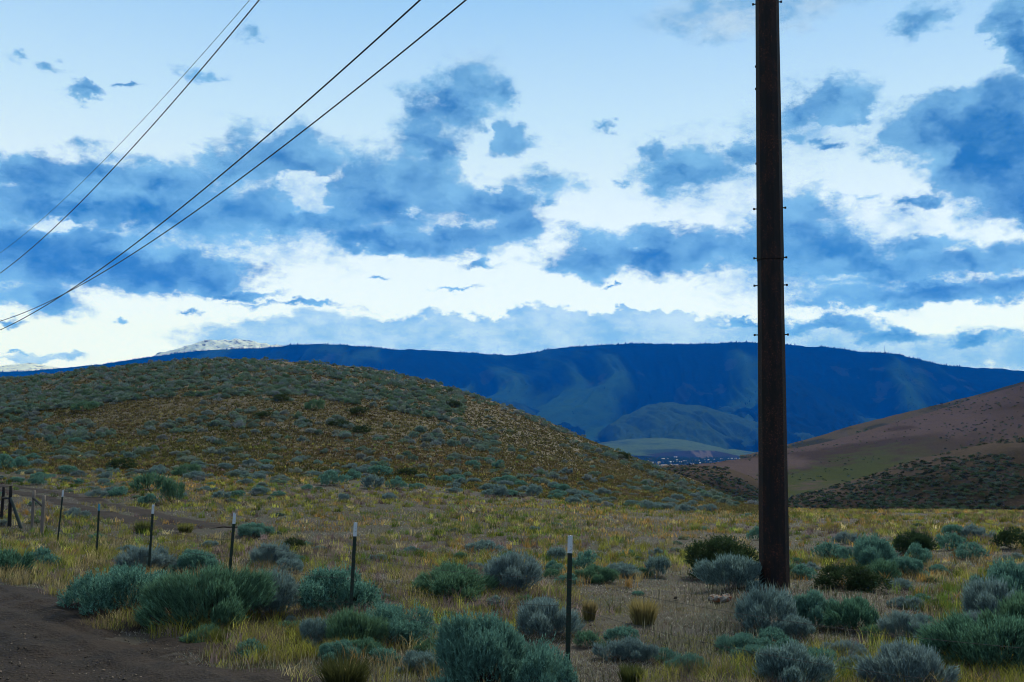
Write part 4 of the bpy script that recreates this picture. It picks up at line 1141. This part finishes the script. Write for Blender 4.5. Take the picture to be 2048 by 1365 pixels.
# short dry cover everywhere in the near field
X, Y = depth_samples(950000, 6.5, 60, 1.35)
rc_, tk_ = road_cover(X, Y)
keep = rng.uniform(0, 1, len(X)) > np.maximum(rc_ * 0.985, tk_ * 0.97)
keep &= fbm(X * 1.3, Y * 1.3, 3, 401) + 0.35 * (fbm(X * 7, Y * 7, 2, 402) - 0.5) > 0.30
X, Y = X[keep], Y[keep]; n = len(X)
C = palette(X, Y, n, [MAUVE, PALES, (0.22, 0.17, 0.09), BROWN, YG, PALES, (0.12, 0.20, 0.16)], 1.3, 410)
d = np.hypot(X, Y)
H = rng.uniform(0.015, 0.06, n) * (0.7 + 0.6 * fbm(X / 1.5, Y / 1.5, 2, 421))
rc_, tk_ = road_cover(X, Y); H *= 1 - 0.6 * np.maximum(rc_, tk_)
blades('dry_grass', X, Y, H, np.maximum(0.005, d * 0.0005), C, 0.85, False)
# taller bunches
def bunches(name, n, d0, d1, p, h0, h1, pal, per, rad_, sc, seed, th, umin=-0.6, umax=0.6, mask=None):
    X, Y = depth_samples(n, d0, d1, p, umin, umax)
    rc_, tk_ = road_cover(X, Y)
    keep = (np.maximum(rc_, tk_) < 0.1) & (fbm(X / 5, Y / 5, 3, seed) > th + 0.04 * np.clip((24 - np.hypot(X, Y)) / 12, 0, 1) * (X > -5))
    if mask is not None: keep &= mask(X, Y)
    X, Y = X[keep], Y[keep]; n = len(X)
    Cc = palette(X, Y, n, pal, sc, seed + 10); Hc = rng.uniform(h0, h1, n)
    Xb = np.repeat(X, per) + rng.normal(0, 1, n * per) * rad_; Yb = np.repeat(Y, per) + rng.normal(0, 1, n * per) * rad_
    Hb = np.repeat(Hc, per) * rng.uniform(0.5, 1.15, n * per); C = np.repeat(Cc, per, 0) * rng.uniform(0.75, 1.2, (n * per, 1)) * 1.02
    d = np.hypot(Xb, Yb)
    blades(name, Xb, Yb, Hb, np.maximum(0.004, d * 0.00045), C, 0.42, True)
bunches('bunch_grass', 16000, 9, 95, 1.15, 0.10, 0.26, [YG, STRAW, YG, MAUVE, GREEN], 22, 0.07, 6, 431, 0.44, mask=lambda X, Y: (X / Y < 0.25) | (Y < 90))
bunches('dry_bunch_grass', 4500, 10, 100, 1.0, 0.12, 0.30, [STRAW, ORANGE, STRAW, YG], 18, 0.06, 5, 451, 0.50, mask=lambda X, Y: (X / Y < 0.25) | (Y < 90))
# green meadow strip on the far part of the field
bunches('meadow_grass', 15000, 34, 110, 0.4, 0.08, 0.22, [YG, GREEN, STRAW, ORANGE], 12, 0.16, 6, 471, 0.42, umin=-0.45, mask=lambda X, Y: (Y < 84) & (G(X, Y) < 0.5))
# tufts over the rounded hill
px = rng.uniform(-140, 1520, 52000); py = crest(px) + (foot(px) + 25 - crest(px)) * rng.uniform(0.0, 1, len(px))
X, Y, ok = hits(px, py)
X, Y = X[ok], Y[ok]
X = X + rng.normal(0, 0.3, len(X)); Y = Y + rng.normal(0, 1.0, len(Y))
per = 5; Xb = np.repeat(X, per) + rng.normal(0, 0.13, len(X) * per); Yb = np.repeat(Y, per) + rng.normal(0, 0.13, len(X) * per)
Cb = np.repeat(palette(X, Y, len(X), [(0.20, 0.175, 0.07), (0.14, 0.14, 0.05), (0.17, 0.12, 0.06), (0.09, 0.095, 0.035), (0.19, 0.165, 0.085)], 14, 491), per, 0)
d = np.hypot(Xb, Yb)
blades('hill_grass', Xb, Yb, rng.uniform(0.10, 0.26, len(Xb)), d * 0.0012, Cb * rng.uniform(0.55, 0.85, (len(Xb), 1)), 0.5, False)
# pale little seed heads round the pole mound and on verges
X, Y = depth_samples(60000, 8, 40, 1.2)
mnd = np.exp(-(((X - POLE[0]) / 1.7) ** 2 + ((Y - POLE[1] + 0.9) / 1.3) ** 2)) * 1.4
keep = rng.uniform(0, 1, len(X)) < np.clip(mnd + sm(fbm(X / 2.2, Y / 2.2, 3, 501), 0.58, 0.68) * 0.7, 0, 1)
rc_, tk_ = road_cover(X, Y); keep &= np.maximum(rc_, tk_) < 0.3
X, Y = X[keep], Y[keep]; n = len(X)
blades('seed_heads', X, Y, rng.uniform(0.08, 0.2, n), np.maximum(0.008, np.hypot(X, Y) * 0.0007), np.where(rng.uniform(0, 1, (n, 1)) > 0.6, [[0.36, 0.34, 0.24]], [[0.06, 0.07, 0.035]]) * rng.uniform(0.7, 1.2, (n, 1)), 0.15, False)

# named yellow tussocks
def tussock(x0, x1, yt, yb, col, label, n=420):
    x, y = hit((x0 + x1) / 2, yb, lo=3); d = math.hypot(x, y); r0 = (x1 - x0) / 2 / FPX * d; h = (yb - yt) / FPX * d
    a = rng.uniform(0, 2 * np.pi, n); rr_ = rng.uniform(0, 1, n) ** 0.7 * r0 * 0.45
    bx_, by_ = rr_ * np.cos(a), rr_ * np.sin(a)
    out = rng.uniform(0.2, 1.0, n) * r0 * 0.6; tx, ty = bx_ + np.cos(a) * out, by_ + np.sin(a) * out
    hh = h * rng.uniform(0.6, 1.08, n) * (1 - 0.3 * out / (r0 * 0.6))
    w = max(0.004, d * 0.0004); wa = rng.uniform(0, 6.28, n); wx, wy = np.cos(wa) * w, np.sin(wa) * w
    z0 = np.full(n, -0.03)
    V = np.stack([np.stack([bx_ - wx, by_ - wy, z0], -1), np.stack([bx_ + wx, by_ + wy, z0], -1),
                  np.stack([(bx_ + tx) / 2 + wx * .7, (by_ + ty) / 2 + wy * .7, hh * .68], -1), np.stack([(bx_ + tx) / 2 - wx * .7, (by_ + ty) / 2 - wy * .7, hh * .68], -1), np.stack([tx, ty, hh], -1)], 1)
    b0 = np.arange(n)[:, None] * 5
    F = np.vstack([b0 + [0, 1, 2], b0 + [0, 2, 3], b0 + [3, 2, 4]])
    C = np.repeat(np.array([col]) * rng.uniform(0.65, 1.25, (n, 1)), 5, 0)
    o = mesh('grass_tussock', V.reshape(-1, 3), F, m_grass, cols=C); o.location = (x, y, float(G(x, y)))
    tag(o, label, 'grass tussock')
tussock(1245, 1328, 1190, 1248, (0.34, 0.28, 0.11), 'upright yellow grass tussock in the open between the nearest post and the pole mound', 700)
tussock(1158, 1200, 1195, 1240, (0.30, 0.24, 0.11), 'straw-coloured grass tussock just right of the nearest metal post')
tussock(1225, 1300, 1325, 1366, (0.10, 0.12, 0.04), 'olive green tussock at the bottom edge right of the nearest post')
tussock(615, 765, 1308, 1372, (0.075, 0.085, 0.03), 'broad dark olive tussock at the bottom edge left of the largest sagebrush', 900)
tussock(262, 312, 1040, 1066, (0.14, 0.16, 0.05), 'green and yellow tussock behind the fourth post from the right')
tussock(350, 392, 1045, 1066, (0.22, 0.22, 0.07), 'yellow-topped tussock in the field between the third and fourth posts')
tussock(412, 470, 1255, 1288, (0.12, 0.14, 0.04), 'yellow-green tussock on the road verge under the big rounded bush')
tussock(640, 690, 1272, 1318, (0.20, 0.19, 0.07), 'straw-green tussock below the green bush near the second post')

# ------------------------------------------------------------------ stones on the road and verge
def stones(name, X, Y, S_):
    n = len(X); ico = norm(np.array([(1,1,1),(1,-1,-1),(-1,1,-1),(-1,-1,1),(0,0,1.2),(1.1,0,0)], float))
    t = np.array([(0,4,3),(0,5,4),(5,1,3),(5,3,4),(0,2,1),(0,1,5),(2,3,1),(0,3,2)])
    j = rng.uniform(0.6, 1.3, (n, 6, 1)); V = ico[None] * j * S_[:, None, None] * np.array([1, 1, 0.6])
    a = rng.uniform(0, 6.28, n); c, s_ = np.cos(a)[:, None], np.sin(a)[:, None]
    V = np.stack([V[..., 0] * c - V[..., 1] * s_, V[..., 0] * s_ + V[..., 1] * c, V[..., 2]], -1)
    V += np.stack([X, Y, G(X, Y) + S_ * 0.25 + 0.02], -1)[:, None]
    F = (np.arange(n)[:, None, None] * 6 + t[None]).reshape(-1, 3)
    C = np.repeat(np.array([[0.12, 0.10, 0.085]]) * rng.uniform(0.5, 1.8, (n, 1)), 6, 0)
    o = mesh(name, V.reshape(-1, 3), F, m_tree, cols=C); tag(o, kind='stuff')
X, Y = depth_samples(30000, 6.5, 34, 1.2, -0.6, 0.2)
rc_, tk_ = road_cover(X, Y); keep = (rng.uniform(0, 1, len(X)) < np.maximum(rc_, tk_ * 0.5) * 0.5 + 0.03)
stones('gravel', X[keep], Y[keep], np.exp(rng.normal(math.log(0.009), 0.5, keep.sum())))

# orange and white rock at the left end of the pole mound
rx, ry = hit(1443, 1200); rk = empty('rock', (rx, ry, float(G(rx, ry))))
tag(rk, 'small broken orange and white rock at the left end of the pole mound', 'rock')
m_or, b = newmat('orange_rock'); LK(MIXC(SS(NOISE(objco(), 14, 4).outputs['Fac'], 0.42, 0.56), (0.16, 0.055, 0.025, 1), (0.22, 0.20, 0.18, 1)), b.inputs['Base Color'])
for k in range(5):
    V, F = prism(7, random.random(), [-0.05, 0.02, 0.055, 0.075], [0.07, 0.085, 0.06, 0.02])
    V = [(v[0] * random.uniform(.8, 1.2), v[1] * random.uniform(.8, 1.2), v[2] * random.uniform(.8, 1.2)) for v in V]
    o = pymesh('chunk', V, F, m_or, rk); o.location = (random.uniform(-.2, .2), random.uniform(-.15, .15), 0.01); o.rotation_euler = (random.uniform(-.5, .5), random.uniform(-.5, .5), random.uniform(0, 6))

# ------------------------------------------------------------------ far-off woods on the mountain, trees of the town
def cones(P, Hh, Wd, C):
    n = len(P); a = rng.uniform(0, 6.28, n); k = 4
    V = np.zeros((n, k + 1, 3))
    for q in range(k):
        V[:, q, 0] = P[:, 0] + np.cos(a + q * math.pi / 2) * Wd; V[:, q, 1] = P[:, 1] + np.sin(a + q * math.pi / 2) * Wd; V[:, q, 2] = P[:, 2] - Hh * 0.15
    V[:, k] = P + np.stack([0 * Hh, 0 * Hh, Hh], -1)
    t = np.array([(0, 1, 4), (1, 2, 4), (2, 3, 4), (3, 0, 4)])
    return V.reshape(-1, 3), (np.arange(n)[:, None, None] * 5 + t[None]).reshape(-1, 3), np.repeat(C, 5, 0)
nf = MV.shape[0] - 14
pts, hs = [], []
for _ in range(5200):
    j = rng.integers(0, MV.shape[1] - 1); f = rng.uniform()
    i = nf - int(abs(rng.normal(0, 0.5))) if rng.uniform() < 0.42 else int(nf * rng.uniform(0.35, 1.0))
    p = MV[i, j] * (1 - f) + MV[i, j + 1] * f
    dens = fbm(np.array([p[0] / 500]), np.array([p[1] / 500]), 3, 601)[0]
    if dens < 0.42: continue
    pts.append(p); hs.append(rng.uniform(6, 15) if rng.uniform() > 0.08 else rng.uniform(15, 26))
pts, hs = np.array(pts), np.array(hs)
V, F, C = cones(pts, hs, hs * 0.33, np.tile([0.003, 0.008, 0.008], (len(pts), 1)))
tag(mesh('distant_forest', V, F, m_tree, cols=C), kind='stuff')

def valley(px, py):
    u, v = cv(px, py); z = -83.0; dd = z / v
    return u * dd, dd
tp = []
for _ in range(1500):
    x, y = valley(rng.uniform(1270, 1540), 921 + rng.normal(0, 5.5) - 0.0)
    tp.append((x, y, float(G0(x, y))))
tp = np.array([p for p in tp if 3600 < p[1] < 5400]); hh = rng.uniform(7, 16, len(tp))
V, F, C = cones(tp, hh, hh * 0.6, np.tile([0.015, 0.035, 0.02], (len(tp), 1)))
tag(mesh('town_trees', V, F, m_tree, cols=C), kind='stuff')
m_bw, b = newmat('pale_wall'); b.inputs['Base Color'].default_value = (0.5, 0.52, 0.55, 1)
m_br, b = newmat('pale_roof'); b.inputs['Base Color'].default_value = (0.5, 0.52, 0.56, 1)
m_brd, b = newmat('red_roof'); b.inputs['Base Color'].default_value = (0.45, 0.10, 0.06, 1)
def building(px, py, wpx, h, red=False, label=None):
    x, y = valley(px, py); z = float(G0(x, y)); w = wpx * 1.1 / FPX * y; h *= 0.95; dp = max(14, w * 0.5)
    e = empty('town_building', (x, y, z), random.uniform(-.25, .25))
    V, F = [], []
    for zz in (-3, h): V += [(-w/2, -dp/2, zz), (w/2, -dp/2, zz), (w/2, dp/2, zz), (-w/2, dp/2, zz)]
    F = [(0,1,5,4),(1,2,6,5),(2,3,7,6),(3,0,4,7),(0,3,2,1)]
    pymesh('wall', V, F, m_brd if red else m_bw, e)
    o_ = 0.8
    V = [(-w/2-o_, -dp/2-o_, h-.01), (w/2+o_, -dp/2-o_, h-.01), (w/2+o_, dp/2+o_, h-.01), (-w/2-o_, dp/2+o_, h-.01), (-w/2-o_, 0, h+dp*.14), (w/2+o_, 0, h+dp*.14)]
    F = [(0,1,5,4),(2,3,4,5),(0,4,3),(1,2,5),(0,3,2,1)]
    pymesh('roof', V, F, m_brd if red else m_br, e)
    tag(e, label or 'small pale building in the distant valley town', 'building', None if label else 'pale buildings of the distant town')
building(1352, 917.5, 7, 9, label='tall white building at the back of the distant town')
building(1358, 915.5, 5, 12, True, label='reddish building at the back of the distant town')
building(1363, 916, 4, 9, label='narrow white building just right of the reddish one in the distant town')
for a in [(1326,920,6,6),(1334,919.5,4,6),(1342,927,8,7),(1350,926,7,6),(1360,926.5,6,5),(1370,925,5,6),(1384,924,5,6),(1395,923,6,5),(1408,922,5,5),(1418,922,4,6),(1308,928,5,6),(1325,928,4,6),
          (1430,921,5,5),(1442,920,4,5),(1459,920,5,7),(1466,920,7,8),(1476,919.5,8,7),(1378,929,4,5),(1400,928,4,5),(1422,927,5,5),(1438,927,4,5),(1298,924,4,5),(1312,921,5,5),(1355,922,4,5)]:
    building(*a)

# ------------------------------------------------------------------ mast on the ridge
mx_, my_ = cv(1769.5, 704); ms = empty('radio_mast', (mx_ * 9700, 9700, CAMZ + cv(1769.5, 707)[1] * 9700 - 10))
tag(ms, 'tiny radio mast standing on the mountain skyline right of the pole', 'radio mast')
V, F = prism(4, 0.3, [0, 45, 82], [2.6, 2.0, 1.0]); pymesh('mast', V, F, m_bolt, ms)
V, F = prism(4, 0.78, [0, 11], [15, 15]); pymesh('hut', V, F, m_bolt, ms)

# ------------------------------------------------------------------ haze: blue evening air
def build_haze():
    m = bpy.data.materials.new('evening_air'); m.use_nodes = True
    t = m.node_tree; t.nodes.clear()
    v = t.nodes.new('ShaderNodeVolumePrincipled')
    v.inputs['Color'].default_value = HAZE_C
    v.inputs['Absorption Color'].default_value = (1, 1, 1, 1)
    v.inputs['Density'].default_value = HAZE_D
    v.inputs['Anisotropy'].default_value = 0.0
    o = t.nodes.new('ShaderNodeOutputMaterial'); t.links.new(v.outputs[0], o.inputs['Volume'])
    x0, x1, y0, y1, z0, z1 = -14000, 14000, -900, 13200, -95, 1420
    V = [(x, y, z) for z in (z0, z1) for y in (y0, y1) for x in (x0, x1)]
    F = [(0, 2, 3, 1), (4, 5, 7, 6), (0, 1, 5, 4), (2, 6, 7, 3), (0, 4, 6, 2), (1, 3, 7, 5)]
    h = mesh('haze', V, F, m); tag(h, kind='stuff')
HAZE_C = (0.0, 0.17, 1.0, 1)
HAZE_D = 0.000062
build_haze()
